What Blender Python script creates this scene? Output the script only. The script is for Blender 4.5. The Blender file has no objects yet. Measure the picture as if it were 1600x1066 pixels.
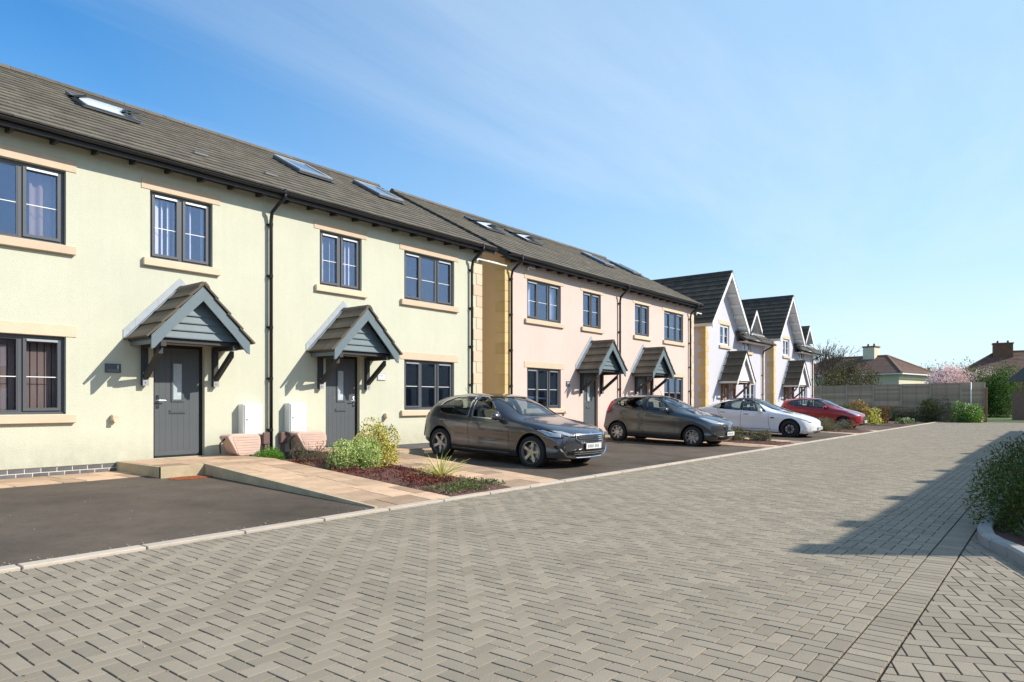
import bpy, bmesh, math, random
from mathutils import Vector, Matrix
from mathutils.bvhtree import BVHTree

S = bpy.context.scene
C = S.collection
R = math.radians
random.seed(7)

# ------------------------------------------------------------------ camera
cam_d = bpy.data.cameras.new('camera')
cam = bpy.data.objects.new('camera', cam_d)
C.objects.link(cam)
CAMH = 1.35
HEAD = R(38.75)                      # optical axis, from the street's +X towards the houses' +Y
cam.location = (0, 0, CAMH)
cam.rotation_euler = (R(90), 0, HEAD - R(90))
cam_d.sensor_width = 36
cam_d.lens = 24
cam_d.shift_y = 96 / 1600
cam_d.clip_start = 0.05
cam_d.clip_end = 3000
S.camera = cam

# ------------------------------------------------------------------ light
SUNV = Vector((0.62, -0.90, 0.79)).normalized()
W = bpy.data.worlds.new('World')
S.world = W
W.use_nodes = True
nt = W.node_tree
nt.nodes.clear()
def wn(t, **k):
    n = nt.nodes.new(t)
    for a, b in k.items(): setattr(n, a, b)
    return n
wo = wn('ShaderNodeOutputWorld'); bg = wn('ShaderNodeBackground')
sky = wn('ShaderNodeTexSky', sky_type='NISHITA')
sky.sun_disc = False
sky.sun_elevation = math.asin(SUNV.z)
sky.sun_rotation = math.atan2(SUNV.x, SUNV.y)
sky.air_density = 1.0; sky.dust_density = 0.6; sky.ozone_density = 2.2; sky.altitude = 50
tc = wn('ShaderNodeTexCoord'); sep = wn('ShaderNodeSeparateXYZ')
nt.links.new(tc.outputs['Generated'], sep.inputs[0])
def wm(op, a, b=None, clamp=False):
    n = wn('ShaderNodeMath', operation=op); n.use_clamp = clamp
    for i, v in enumerate((a, b)):
        if v is None: continue
        if isinstance(v, (int, float)): n.inputs[i].default_value = v
        else: nt.links.new(v, n.inputs[i])
    return n.outputs[0]
zc = wm('ADD', wm('MAXIMUM', sep.outputs[2], 0.0), 0.12)
px_ = wm('DIVIDE', sep.outputs[0], zc); py_ = wm('DIVIDE', sep.outputs[1], zc)
cmb = wn('ShaderNodeCombineXYZ')
nt.links.new(px_, cmb.inputs[0]); nt.links.new(py_, cmb.inputs[1])
mp = wn('ShaderNodeMapping'); mp.inputs['Rotation'].default_value = (0, 0, R(-20)); mp.inputs['Scale'].default_value = (0.35, 1.0, 1)
mp.inputs['Location'].default_value = (3.1, 1.7, 0)
nt.links.new(cmb.outputs[0], mp.inputs[0])
n1 = wn('ShaderNodeTexNoise'); n1.inputs['Scale'].default_value = 0.9; n1.inputs['Detail'].default_value = 9; n1.inputs['Roughness'].default_value = 0.62; n1.inputs['Distortion'].default_value = 0.5
nt.links.new(mp.outputs[0], n1.inputs['Vector'])
r1 = wn('ShaderNodeMapRange'); r1.inputs[1].default_value = 0.46; r1.inputs[2].default_value = 0.80
r1.inputs[3].default_value = 0; r1.inputs[4].default_value = 0.42
nt.links.new(n1.outputs[0], r1.inputs[0])
mixc = wn('ShaderNodeMixRGB'); mixc.inputs[2].default_value = (5.0, 5.6, 6.1, 1)
hsv = wn('ShaderNodeHueSaturation'); hsv.inputs['Saturation'].default_value = 1.75; hsv.inputs['Value'].default_value = 1.2
nt.links.new(sky.outputs[0], hsv.inputs['Color'])
hz = wm('POWER', wm('SUBTRACT', 1.0, wm('MAXIMUM', sep.outputs[2], 0.0)), 4.2)
mixh = wn('ShaderNodeMixRGB'); mixh.inputs[2].default_value = (4.9, 5.6, 5.9, 1)
nt.links.new(hz, mixh.inputs[0]); nt.links.new(hsv.outputs[0], mixh.inputs[1])
dn = wn('ShaderNodeVectorMath', operation='DOT_PRODUCT'); dn.inputs[1].default_value = SUNV      # thin cirrus glows towards the sun
nt.links.new(tc.outputs['Generated'], dn.inputs[0])
veil = wm('MULTIPLY', wm('MULTIPLY', wm('ADD', dn.outputs['Value'], 0.20), 1.5, True), 0.56)
mixv = wn('ShaderNodeMixRGB'); mixv.inputs[2].default_value = (3.9, 5.2, 6.1, 1)
nt.links.new(veil, mixv.inputs[0]); nt.links.new(mixh.outputs[0], mixv.inputs[1])
nt.links.new(mixv.outputs[0], mixc.inputs[1])
nt.links.new(r1.outputs[0], mixc.inputs[0])
nt.links.new(mixc.outputs[0], bg.inputs[0])
bg.inputs[1].default_value = 0.12
nt.links.new(bg.outputs[0], wo.inputs[0])

sl = bpy.data.lights.new('sun', 'SUN')
sl.energy = 4.3; sl.angle = R(0.5); sl.color = (1.0, 0.93, 0.82)
so = bpy.data.objects.new('sun', sl)
so.rotation_euler = SUNV.to_track_quat('Z', 'Y').to_euler()
so.location = (0, -30, 40)
C.objects.link(so)
S.view_settings.view_transform = 'Standard'
S.view_settings.look = 'None'
S.view_settings.gamma = 1
S.view_settings.use_curve_mapping = False
S.view_settings.exposure = 0.6

# ------------------------------------------------------------------ materials
def mat(name, col, rough=0.7, metal=0.0, var=0.12, vscale=1.5, bump=0.0, bscale=60, island=0.0, rnd=0.0, coat=0.0,
        spec=0.5, grime=0.0, translucent=0.0, splash=0.0):
    m = bpy.data.materials.new(name); m.use_nodes = True
    t = m.node_tree; t.nodes.clear()
    def N(k, **kw):
        n = t.nodes.new(k)
        for a, b in kw.items(): setattr(n, a, b)
        return n
    def Mx(op, a, b):
        n = N('ShaderNodeMath', operation=op)
        for i, v in enumerate((a, b)):
            if isinstance(v, (int, float)): n.inputs[i].default_value = v
            else: t.links.new(v, n.inputs[i])
        return n.outputs[0]
    out = N('ShaderNodeOutputMaterial'); b = N('ShaderNodeBsdfPrincipled')
    b.inputs['Roughness'].default_value = rough; b.inputs['Metallic'].default_value = metal
    b.inputs['Specular IOR Level'].default_value = spec
    b.inputs['Coat Weight'].default_value = coat; b.inputs['Coat Roughness'].default_value = 0.03
    tcn = N('ShaderNodeTexCoord')
    geo = N('ShaderNodeNewGeometry')
    val = 1.0
    if var:
        n = N('ShaderNodeTexNoise'); n.inputs['Scale'].default_value = vscale; n.inputs['Detail'].default_value = 6; n.inputs['Roughness'].default_value = 0.65
        t.links.new(tcn.outputs['Object'], n.inputs['Vector'])
        val = Mx('MAXIMUM', Mx('ADD', Mx('MULTIPLY', n.outputs[0], 3.6 * var), 1 - 1.8 * var), 0.15)
    if island:
        val = Mx('MULTIPLY', val, Mx('ADD', Mx('MULTIPLY', geo.outputs['Random Per Island'], 2 * island), 1 - island))
    if rnd:
        oi = N('ShaderNodeObjectInfo')
        val = Mx('MULTIPLY', val, Mx('ADD', Mx('MULTIPLY', oi.outputs['Random'], 2 * rnd), 1 - rnd))
    if grime:
        g = N('ShaderNodeTexNoise'); g.inputs['Scale'].default_value = 9; g.inputs['Detail'].default_value = 8; g.inputs['Roughness'].default_value = 0.8
        t.links.new(tcn.outputs['Object'], g.inputs['Vector'])
        mr = N('ShaderNodeMapRange'); mr.inputs[1].default_value = 0.5; mr.inputs[2].default_value = 0.75; mr.inputs[3].default_value = 1; mr.inputs[4].default_value = 1 - grime
        t.links.new(g.outputs[0], mr.inputs[0])
        val = Mx('MULTIPLY', val, mr.outputs[0])
    if splash:                                     # rain streaks and mud splash above the plinth
        mpn = N('ShaderNodeMapping'); mpn.inputs['Scale'].default_value = (5, 5, .35); t.links.new(tcn.outputs['Object'], mpn.inputs[0])
        s1 = N('ShaderNodeTexNoise'); s1.inputs['Scale'].default_value = 1.6; s1.inputs['Detail'].default_value = 5; t.links.new(mpn.outputs[0], s1.inputs['Vector'])
        val = Mx('MULTIPLY', val, Mx('ADD', Mx('MULTIPLY', s1.outputs[0], .08), .96))
        sz = N('ShaderNodeSeparateXYZ'); t.links.new(tcn.outputs['Object'], sz.inputs[0])
        zr_ = N('ShaderNodeMapRange'); zr_.inputs[1].default_value = .32; zr_.inputs[2].default_value = .85; zr_.inputs[3].default_value = splash; zr_.inputs[4].default_value = 0
        t.links.new(sz.outputs[2], zr_.inputs[0])
        s2 = N('ShaderNodeTexNoise'); s2.inputs['Scale'].default_value = 6; s2.inputs['Detail'].default_value = 8; t.links.new(tcn.outputs['Object'], s2.inputs['Vector'])
        val = Mx('MULTIPLY', val, Mx('SUBTRACT', 1, Mx('MULTIPLY', zr_.outputs[0], s2.outputs[0])))
    vm = N('ShaderNodeVectorMath', operation='SCALE'); vm.inputs[0].default_value = col[:3]
    if isinstance(val, float): vm.inputs['Scale'].default_value = val
    else: t.links.new(val, vm.inputs['Scale'])
    t.links.new(vm.outputs[0], b.inputs['Base Color'])
    if bump:
        n = N('ShaderNodeTexNoise'); n.inputs['Scale'].default_value = bscale; n.inputs['Detail'].default_value = 4
        t.links.new(tcn.outputs['Object'], n.inputs['Vector'])
        bp = N('ShaderNodeBump'); bp.inputs['Strength'].default_value = min(1, bump); bp.inputs['Distance'].default_value = 0.006
        t.links.new(n.outputs[0], bp.inputs['Height']); t.links.new(bp.outputs[0], b.inputs['Normal'])
    if translucent:
        tr = N('ShaderNodeBsdfTranslucent'); t.links.new(vm.outputs[0], tr.inputs[0])
        mx = N('ShaderNodeMixShader'); mx.inputs[0].default_value = translucent
        t.links.new(b.outputs[0], mx.inputs[1]); t.links.new(tr.outputs[0], mx.inputs[2])
        t.links.new(mx.outputs[0], out.inputs[0])
    else:
        t.links.new(b.outputs[0], out.inputs[0])
    return m

def glass(name, tint, refl=0.12, rough=0.0, glosscol=(1, 1, 1), wob=0.0):
    m = bpy.data.materials.new(name); m.use_nodes = True
    t = m.node_tree; t.nodes.clear()
    o = t.nodes.new('ShaderNodeOutputMaterial'); tr = t.nodes.new('ShaderNodeBsdfTransparent'); gl = t.nodes.new('ShaderNodeBsdfGlossy')
    tr.inputs[0].default_value = (*tint, 1); gl.inputs['Roughness'].default_value = rough; gl.inputs[0].default_value = (*glosscol, 1)
    ge = t.nodes.new('ShaderNodeNewGeometry'); dp = t.nodes.new('ShaderNodeVectorMath'); dp.operation = 'DOT_PRODUCT'
    t.links.new(ge.outputs['Normal'], dp.inputs[0]); t.links.new(ge.outputs['Incoming'], dp.inputs[1])
    def mth(op, a, b=None):
        n = t.nodes.new('ShaderNodeMath'); n.operation = op
        for i, v in enumerate((a, b)):
            if v is None: continue
            if isinstance(v, (int, float)): n.inputs[i].default_value = v
            else: t.links.new(v, n.inputs[i])
        return n.outputs[0]
    sch = mth('POWER', mth('SUBTRACT', 1.0, mth('ABSOLUTE', dp.outputs['Value'])), 5.0)       # Schlick, the same from both faces
    mr = t.nodes.new('ShaderNodeMath'); mr.operation = 'MULTIPLY_ADD'; mr.use_clamp = True
    mr.inputs[1].default_value = 0.95; mr.inputs[2].default_value = refl
    t.links.new(sch, mr.inputs[0])
    mx = t.nodes.new('ShaderNodeMixShader')
    t.links.new(mr.outputs[0], mx.inputs[0]); t.links.new(tr.outputs[0], mx.inputs[1]); t.links.new(gl.outputs[0], mx.inputs[2])
    if wob:
        tcn = t.nodes.new('ShaderNodeTexCoord'); n = t.nodes.new('ShaderNodeTexNoise'); n.inputs['Scale'].default_value = 1.3
        bp = t.nodes.new('ShaderNodeBump'); bp.inputs['Strength'].default_value = wob; bp.inputs['Distance'].default_value = 0.02
        t.links.new(tcn.outputs['Object'], n.inputs['Vector']); t.links.new(n.outputs[0], bp.inputs['Height']); t.links.new(bp.outputs[0], gl.inputs['Normal'])
    t.links.new(mx.outputs[0], o.inputs[0])
    return m

M = {
 'green': mat('green_render', (0.535, 0.535, 0.425), 0.9, splash=.4, var=0.06, vscale=0.9, bump=1.0, bscale=70, grime=0.06),
 'buff': mat('buff_render', (0.66, 0.45, 0.26), 0.9, var=0.06, vscale=0.9, bump=0.8, bscale=70),
 'pink': mat('pink_render', (0.61, 0.485, 0.43), 0.9, splash=.4, var=0.06, vscale=0.9, bump=1.0, bscale=70, grime=0.05),
 'lilac': mat('white_render', (0.53, 0.52, 0.575), 0.9, var=0.04, vscale=0.7, bump=0.6, bscale=110),
 'stone': mat('bath_stone', (0.60, 0.47, 0.34), 0.85, var=0.08, vscale=5, bump=0.4, bscale=40, rnd=0.10),
 'quoin_y': mat('yellow_quoin_stone', (0.62, 0.44, 0.20), 0.85, var=0.08, vscale=5, bump=0.4, bscale=40, rnd=0.10),
 'tile': mat('grey_brown_tile', (0.118, 0.102, 0.076), 0.8, var=0.35, vscale=3, bump=0.5, bscale=50, island=0.22, grime=0.35),
 'tile_d': mat('dark_tile', (0.050, 0.041, 0.028), 0.8, var=0.35, vscale=3, bump=0.5, bscale=50, island=0.2),
 'tile_c': mat('canopy_tile', (0.095, 0.077, 0.055), 0.8, var=0.3, vscale=4, bump=0.5, bscale=50, rnd=0.2, grime=0.3),
 'ridge': mat('ridge_tile', (0.10, 0.085, 0.065), 0.8, var=0.25, vscale=3, island=0.2),
 'lead': mat('lead_flashing', (0.33, 0.36, 0.39), 0.55, var=0.15, vscale=6, bump=0.2),
 'anth': mat('anthracite_frame', (0.085, 0.09, 0.10), 0.35, var=0.05),
 'blackp': mat('black_plastic', (0.012, 0.011, 0.012), 0.35, var=0.1),
 'slate_paint': mat('slate_blue_paint', (0.115, 0.158, 0.180), 0.5, var=0.10, vscale=5, bump=0.15, bscale=30),
 'dark_paint': mat('dark_stained_wood', (0.030, 0.030, 0.032), 0.6, var=0.15),
 'door': mat('grey_door', (0.085, 0.095, 0.105), 0.4, var=0.08, vscale=3, bump=0.15, bscale=25),
 'white': mat('white_plastic', (0.80, 0.80, 0.78), 0.4, var=0.03),
 'whitep': mat('white_painted_wood', (0.76, 0.76, 0.74), 0.5, var=0.06),
 'brownw': mat('brown_wood', (0.22, 0.11, 0.06), 0.6, var=0.2, vscale=6),
 'brownbox': mat('brown_meter_box', (0.14, 0.085, 0.075), 0.5, var=0.1),
 'brick': mat('dark_grey_brick', (0.115, 0.115, 0.12), 0.85, var=0.3, vscale=8, bump=0.5, rnd=0.2),
 'mortar': mat('pale_mortar', (0.62, 0.58, 0.50), 0.95, var=0.1, vscale=10),
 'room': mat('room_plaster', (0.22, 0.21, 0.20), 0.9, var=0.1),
 'blind': mat('pale_blind', (0.82, 0.80, 0.86), 0.8, var=0.05),
 'curt': mat('taupe_curtain', (0.30, 0.22, 0.19), 0.9, var=0.1),
 'pane': glass('window_glass', (0.94, 0.95, 0.97), 0.15, wob=0.05, glosscol=(0.60, 0.73, 1.0)),
 'roofpane': glass('rooflight_glass', (0.93, 0.95, 0.96), 0.22, glosscol=(0.9, 0.95, 1.0)),
 'frost': mat('frosted_glass', (0.42, 0.48, 0.52), 0.15, var=0.2, vscale=8, spec=0.8),
 'chrome': mat('chrome', (0.75, 0.76, 0.78), 0.12, metal=1.0, var=0),
 'steel': mat('galvanised_steel', (0.45, 0.46, 0.47), 0.4, metal=0.8, var=0.1),
 'block': mat('grey_paving_block', (0.262, 0.224, 0.171), 0.88, var=0.10, vscale=0.8, bump=0.6, bscale=90, island=0.12, grime=0.12, spec=0.2),
 'block1': mat('grey_paving_block_single', (0.262, 0.224, 0.171), 0.88, var=0.10, vscale=9, bump=0.6, bscale=90, rnd=0.12, grime=0.12, spec=0.2),
 'sand': mat('dark_jointing_sand', (0.055, 0.040, 0.028), 0.95, var=0.35, vscale=12, bump=0.6),
 'kerb': mat('pale_concrete_kerb', (0.45, 0.385, 0.315), 0.9, var=0.14, vscale=5, bump=0.4, bscale=60, rnd=0.06, grime=0.2),
 'kerb_g': mat('grey_concrete_kerb', (0.30, 0.29, 0.27), 0.9, var=0.2, vscale=5, bump=0.5, bscale=60, rnd=0.08, grime=0.3),
 'tarmac': mat('drive_asphalt', (0.100, 0.079, 0.062), 0.92, spec=0.2, var=0.55, vscale=0.5, bump=1.0, bscale=120, grime=0.3, island=0),
 'slab': mat('buff_paving_slab', (0.42, 0.285, 0.185), 0.85, var=0.28, vscale=3, bump=0.4, bscale=25, rnd=0.36, grime=0.18),
 'slab_edge': mat('buff_slab_edging', (0.42, 0.34, 0.22), 0.9, var=0.25, vscale=3, bump=0.4, bscale=25, grime=0.25),
 'soil': mat('bark_mulch', (0.095, 0.042, 0.03), 0.95, var=0.5, vscale=14, bump=1.0, bscale=30),
 'grass': mat('rough_grass', (0.07, 0.11, 0.025), 0.9, var=0.3, vscale=2),
 'earth': mat('far_ground', (0.09, 0.10, 0.05), 0.95, var=0.3, vscale=0.1),
 'pinkc': mat('pink_ribbed_plastic', (0.56, 0.40, 0.33), 0.7, var=0.1, vscale=8),
 'rust': mat('rust_red_chippings', (0.30, 0.085, 0.03), 0.9, var=0.4, vscale=25, bump=1.0, bscale=60, island=0.3),
 'fence': mat('weathered_fence_board', (0.36, 0.27, 0.19), 0.9, var=0.35, vscale=2.5, bump=0.5, rnd=0.2, island=0.22),
 'stonewall': mat('rubble_wall_stone', (0.34, 0.25, 0.15), 0.95, var=0.4, vscale=4, bump=0.8, bscale=20, island=0.3),
 'post': mat('pale_concrete_post', (0.40, 0.34, 0.27), 0.9, var=0.1),
 'cream': mat('cream_render', (0.62, 0.57, 0.42), 0.9, var=0.08, vscale=1),
 'rtile': mat('red_brown_roof_tile', (0.13, 0.075, 0.055), 0.85, var=0.3, vscale=2, island=0.2),
 'chim': mat('chimney_brick', (0.14, 0.075, 0.045), 0.9, var=0.3, vscale=3),
 'redbrick': mat('red_brown_brick', (0.24, 0.13, 0.085), 0.9, var=0.3, vscale=6, island=0.2),
 'bark': mat('bark', (0.10, 0.075, 0.055), 0.95, var=0.3, vscale=8),
}
def leafmat(name, col, tr=0.3, isl=0.45): return mat(name, col, 0.6, var=0.15, vscale=6, island=isl, translucent=tr, spec=0.25)
L = {
 'green': leafmat('green_leaf', (0.085, 0.16, 0.03)),
 'bright': leafmat('bright_green_leaf', (0.12, 0.26, 0.03)),
 'lime': leafmat('lime_variegated_leaf', (0.60, 0.66, 0.27)),
 'yellow': leafmat('yellow_variegated_leaf', (0.72, 0.62, 0.18)),
 'dark': leafmat('dark_green_leaf', (0.045, 0.085, 0.018)),
 'olive': leafmat('olive_leaf', (0.085, 0.080, 0.020)),
 'brown': leafmat('brown_heather', (0.17, 0.12, 0.075), 0.1),
 'red': leafmat('dark_red_leaf', (0.17, 0.045, 0.035), 0.15, 0.6),
 'orange': leafmat('copper_leaf', (0.42, 0.16, 0.09)),
 'sage': leafmat('grey_green_leaf', (0.17, 0.18, 0.10)),
 'blossom': leafmat('pink_blossom', (0.80, 0.60, 0.58), 0.3, 0.25),
 'whitefl': leafmat('cream_flower', (0.75, 0.72, 0.52), 0.3, 0.15),
 'yucca': leafmat('striped_yellow_blade', (0.66, 0.60, 0.18), 0.2, 0.35),
}

# ------------------------------------------------------------------ helpers
class MB:
    def __init__(s): s.v = []; s.f = []; s.m = []
    def add(s, vs, fs, mi=0):
        b = len(s.v); s.v.extend([tuple(p) for p in vs])
        for f in fs: s.f.append(tuple(b + i for i in f)); s.m.append(mi)
    def box(s, x0, x1, y0, y1, z0, z1, mi=0):
        if x0 > x1: x0, x1 = x1, x0
        if y0 > y1: y0, y1 = y1, y0
        s.add([(x0,y0,z0),(x1,y0,z0),(x1,y1,z0),(x0,y1,z0),(x0,y0,z1),(x1,y0,z1),(x1,y1,z1),(x0,y1,z1)],
              [(0,3,2,1),(4,5,6,7),(0,1,5,4),(1,2,6,5),(2,3,7,6),(3,0,4,7)], mi)
    def obox(s, p0, ax, ay, az, mi=0):
        p0, ax, ay, az = map(Vector, (p0, ax, ay, az))
        if ax.cross(ay).dot(az) < 0: ax, ay = ay, ax
        c = [p0, p0+ax, p0+ax+ay, p0+ay]; c += [q+az for q in c]
        s.add(c, [(0,3,2,1),(4,5,6,7),(0,1,5,4),(1,2,6,5),(2,3,7,6),(3,0,4,7)], mi)
    def prism(s, poly, d, mi=0):
        """poly: planar 3D points; d: extrusion vector"""
        n = len(poly); d = Vector(d); a = [Vector(p) for p in poly]
        nn = Vector((0,0,0))
        for i in range(n): nn += a[i].cross(a[(i+1) % n])
        if nn.dot(d) > 0: a.reverse()
        vs = a + [p + d for p in a]
        s.add(vs, [tuple(range(n)), tuple(range(2*n-1, n-1, -1))] + [(i, n+i, n+(i+1) % n, (i+1) % n) for i in range(n)], mi)
    def tube(s, pts, rad, n=8, mi=0, cap=True):
        pts = [Vector(p) for p in pts]; base = len(s.v); m = len(pts)
        rads = rad if isinstance(rad, (list, tuple)) else [rad] * m
        prev = None
        for i, p in enumerate(pts):
            d = (pts[min(i+1, m-1)] - pts[max(i-1, 0)]).normalized()
            u = d.cross(Vector((0,0,1)) if abs(d.z) < 0.95 else Vector((1,0,0))).normalized() if prev is None else (prev - d*prev.dot(d)).normalized()
            prev = u; w = d.cross(u)
            for k in range(n):
                a = 2*math.pi*k/n; s.v.append(tuple(p + (u*math.cos(a) + w*math.sin(a))*rads[i]))
        for i in range(m-1):
            for k in range(n):
                a = base+i*n+k; b = base+i*n+(k+1) % n
                s.f.append((a, b, b+n, a+n)); s.m.append(mi)
        if cap:
            s.f.append(tuple(base+k for k in reversed(range(n)))); s.m.append(mi)
            s.f.append(tuple(base+(m-1)*n+k for k in range(n))); s.m.append(mi)
    def mesh(s, name, mats, smooth=False):
        me = bpy.data.meshes.new(name); me.from_pydata(s.v, [], s.f)
        if not isinstance(mats, (list, tuple)): mats = [mats]
        for m in mats: me.materials.append(m)
        if len(mats) > 1: me.polygons.foreach_set('material_index', s.m)
        if smooth: me.polygons.foreach_set('use_smooth', [True]*len(me.polygons))
        me.update(); return me

def ob(name, mesh, parent=None, loc=(0,0,0), rot=None, kind=None, label=None):
    o = bpy.data.objects.new(name, mesh); C.objects.link(o)
    o.location = loc
    if rot: o.rotation_euler = rot
    if parent: o.parent = parent
    if kind: o['kind'] = kind
    if label: o['label'] = label
    return o
def mo(name, mb, m, parent=None, loc=(0,0,0), smooth=False, **k):
    return ob(name, mb.mesh(name, m, smooth), parent, loc, **k)
def thing(name, label, cat, loc=(0,0,0), rz=0, group=None):
    o = bpy.data.objects.new(name, None); C.objects.link(o); o.empty_display_size = 0.3
    o.location = loc; o.rotation_euler = (0,0,rz); o['label'] = label; o['category'] = cat
    if group: o['group'] = group
    return o
def tag(o, label, cat, group=None):
    o['label'] = label; o['category'] = cat
    if group: o['group'] = group
    return o
def B(*a):
    m = MB(); m.box(*a); return m
def bev(me, w=0.01, seg=1):
    bm = bmesh.new(); bm.from_mesh(me)
    bmesh.ops.bevel(bm, geom=bm.edges[:], offset=w, segments=seg, affect='EDGES', profile=0.5)
    bm.to_mesh(me); bm.free(); return me
def copy_tree(o, parent=None):
    c = o.copy(); C.objects.link(c)
    if parent: c.parent = parent
    for ch in list(o.children): copy_tree(ch, c)
    return c

# ------------------------------------------------------------------ ground, road, drives
WY = 12.67                                     # front wall plane of the row
def gz(y):                                     # the frontage climbs from the kerb to the houses
    t = min(1.0, max(0.0, (y - 6.68) / (11.35 - 6.68)))
    return 0.02 + 0.145 * t
g = MB(); g.add([(-900,-900,-.06),(1500,-900,-.06),(1500,900,-.06),(-900,900,-.06)], [(0,1,2,3)])
mo('ground', g, M['earth'], kind='structure')

road = mo('road', B(-6, 57.5, -8, 6.535, -.055, -.017), M['sand'], kind='structure')
def blockpoly(mb, poly, dz=0.0, gap=0.0043, ch=0.0018):
    n = len(poly); cx = sum(p[0] for p in poly)/n; cy = sum(p[1] for p in poly)/n
    def inset(d):
        r = []
        for i in range(n):
            p = Vector(poly[i]); a = (Vector(poly[i-1])-p); b = (Vector(poly[(i+1) % n])-p)
            if a.length < 1e-6 or b.length < 1e-6: return None
            a.normalize(); b.normalize(); s = abs(a.x*b.y-a.y*b.x)
            if s < 0.05: r.append(tuple(p)); continue
            q = p + (a+b)*(d/s); r.append((q.x, q.y))
        return r
    o = inset(gap); t = inset(gap+ch)
    if not o or not t: return
    vs = [(x,y,-.03) for x,y in o] + [(x,y,-ch+dz) for x,y in o] + [(x,y,dz) for x,y in t]
    fs = [(i,(i+1)%n,n+(i+1)%n,n+i) for i in range(n)] + [(n+i,n+(i+1)%n,2*n+(i+1)%n,2*n+i) for i in range(n)] + [tuple(range(2*n,3*n))]
    mb.add(vs, fs)
def proj(x, y, z):
    X = x*math.sin(HEAD) - y*math.cos(HEAD); Z = x*math.cos(HEAD) + y*math.sin(HEAD)
    if Z < 0.3: return None
    return 800 + 1066.7*X/Z, 629 - 1066.7*(z-CAMH)/Z, Z
Y0 = 0.91; U = 0.1; NR = 54
cells = []
for j in range(NR):
    for i in range(-40, 585):
        r = (i-j) % 4; x = i*U; y = Y0+j*U
        if r == 0: cells.append((x, x+2*U, y, y+U, 'H'))
        elif r == 2:
            if j == 0: cells.append((x, x+U, y, y+U, 'h'))
            else: cells.append((x, x+U, y-U, y+U, 'V'))
        elif r == 3 and j == NR-1: cells.append((x, x+U, y, y+U, 'h'))
XE = 57.4
def key(c):
    p = proj((c[0]+c[1])/2, (c[2]+c[3])/2, 0)
    if p is None or not (0 <= p[0] <= 1600 and p[1] <= 1062): return 1e9
    return p[2]
cells = [c for c in cells if c[1] < XE]
order = sorted((k for k in range(len(cells)) if cells[k][4] in 'HV'), key=lambda k: key(cells[k]))
single = set(order[:300])
rb = MB(); jr = random.Random(3)
for k, c in enumerate(cells):
    dz = jr.uniform(-.0016, .0016)
    if k in single: continue
    blockpoly(rb, [(c[0],c[2]),(c[1],c[2]),(c[1],c[3]),(c[0],c[3])], dz)
for i in range(-40, 574):                                              # soldier courses
    x = i*U; blockpoly(rb, [(x,.695),(x+U,.695),(x+U,.905),(x,.905)], jr.uniform(-.001,.001))
    blockpoly(rb, [(x,6.318),(x+U,6.318),(x+U,6.525),(x,6.525)], jr.uniform(-.001,.001))
def clipy(poly, ymax):
    out = []
    for i in range(len(poly)):
        a, b = poly[i], poly[(i+1) % len(poly)]
        if a[1] <= ymax: out.append(a)
        if (a[1] <= ymax) != (b[1] <= ymax):
            t = (ymax-a[1])/(b[1]-a[1]); out.append((a[0]+(b[0]-a[0])*t, ymax))
    return out
ca, sa = math.cos(R(20)), math.sin(R(20))
for j in range(-110, 60):
    for i in range(-60, 130):
        r = (i-j) % 4
        if r == 0: q = (i, i+2, j, j+1)
        elif r == 2: q = (i, i+1, j-1, j+1)
        else: continue
        q = [v*U for v in q]
        poly = [(q[0],q[2]),(q[1],q[2]),(q[1],q[3]),(q[0],q[3])]
        poly = [(3+x*ca-y*sa, x*sa+y*ca) for x, y in poly]
        mx = sum(p[0] for p in poly)/4; my = sum(p[1] for p in poly)/4
        if not (-1 < mx < 9.5 and -5.5 < my < 0.85): continue
        poly = clipy(poly, 0.688)
        if len(poly) >= 3:
            area = abs(sum(poly[k][0]*poly[(k+1)%len(poly)][1]-poly[(k+1)%len(poly)][0]*poly[k][1] for k in range(len(poly))))/2
            if area > 0.0005: blockpoly(rb, poly, jr.uniform(-.0015,.0015))
mo('paving_blocks', rb, M['block'], road, kind='stuff')
sh = MB(); blockpoly(sh, [(-.1,-.05),(.1,-.05),(.1,.05),(-.1,.05)]); sme = sh.mesh('paving_block', M['block1'])
for k in sorted(single):
    c = cells[k]
    ob('paving_block', sme, road, ((c[0]+c[1])/2, (c[2]+c[3])/2, jr.uniform(-.0016,.0016)), (jr.uniform(-.004,.004), jr.uniform(-.004,.004), 0 if c[4] == 'H' else R(90)))

# kerb stones
kerb = thing('kerb', '', ''); del kerb['label']; del kerb['category']; kerb['kind'] = 'structure'
km = bev(B(0, .905, 0, .145, -.05, .026).mesh('kerb_stone', M['kerb']), .006)
for i in range(-4, 58):
    ob('kerb_stone', km, kerb, (1.836 - .008 + (i)*.915*1.06, 6.535, random.uniform(-.001,.001))).scale = (1.055, 1, 1)

# tarmac frontage (one sheet, climbs to the houses)
t = MB()
XS = [-3 + 0.5*i for i in range(110)]; YS = [6.68, 7.4, 8.2, 9, 10, 11.35, 12.6]
for x in XS:
    for y in YS: t.v.append((x, y, gz(y) + 0.004*math.sin(x*1.7+y)*(0 if y < 7 else 1)))
for i in range(len(XS)-1):
    for j in range(len(YS)-1):
        a = i*len(YS)+j; t.f.append((a, a+len(YS), a+len(YS)+1, a+1)); t.m.append(0)
mo('parking_bays', t, M['tarmac'], kind='structure', smooth=True)

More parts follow.
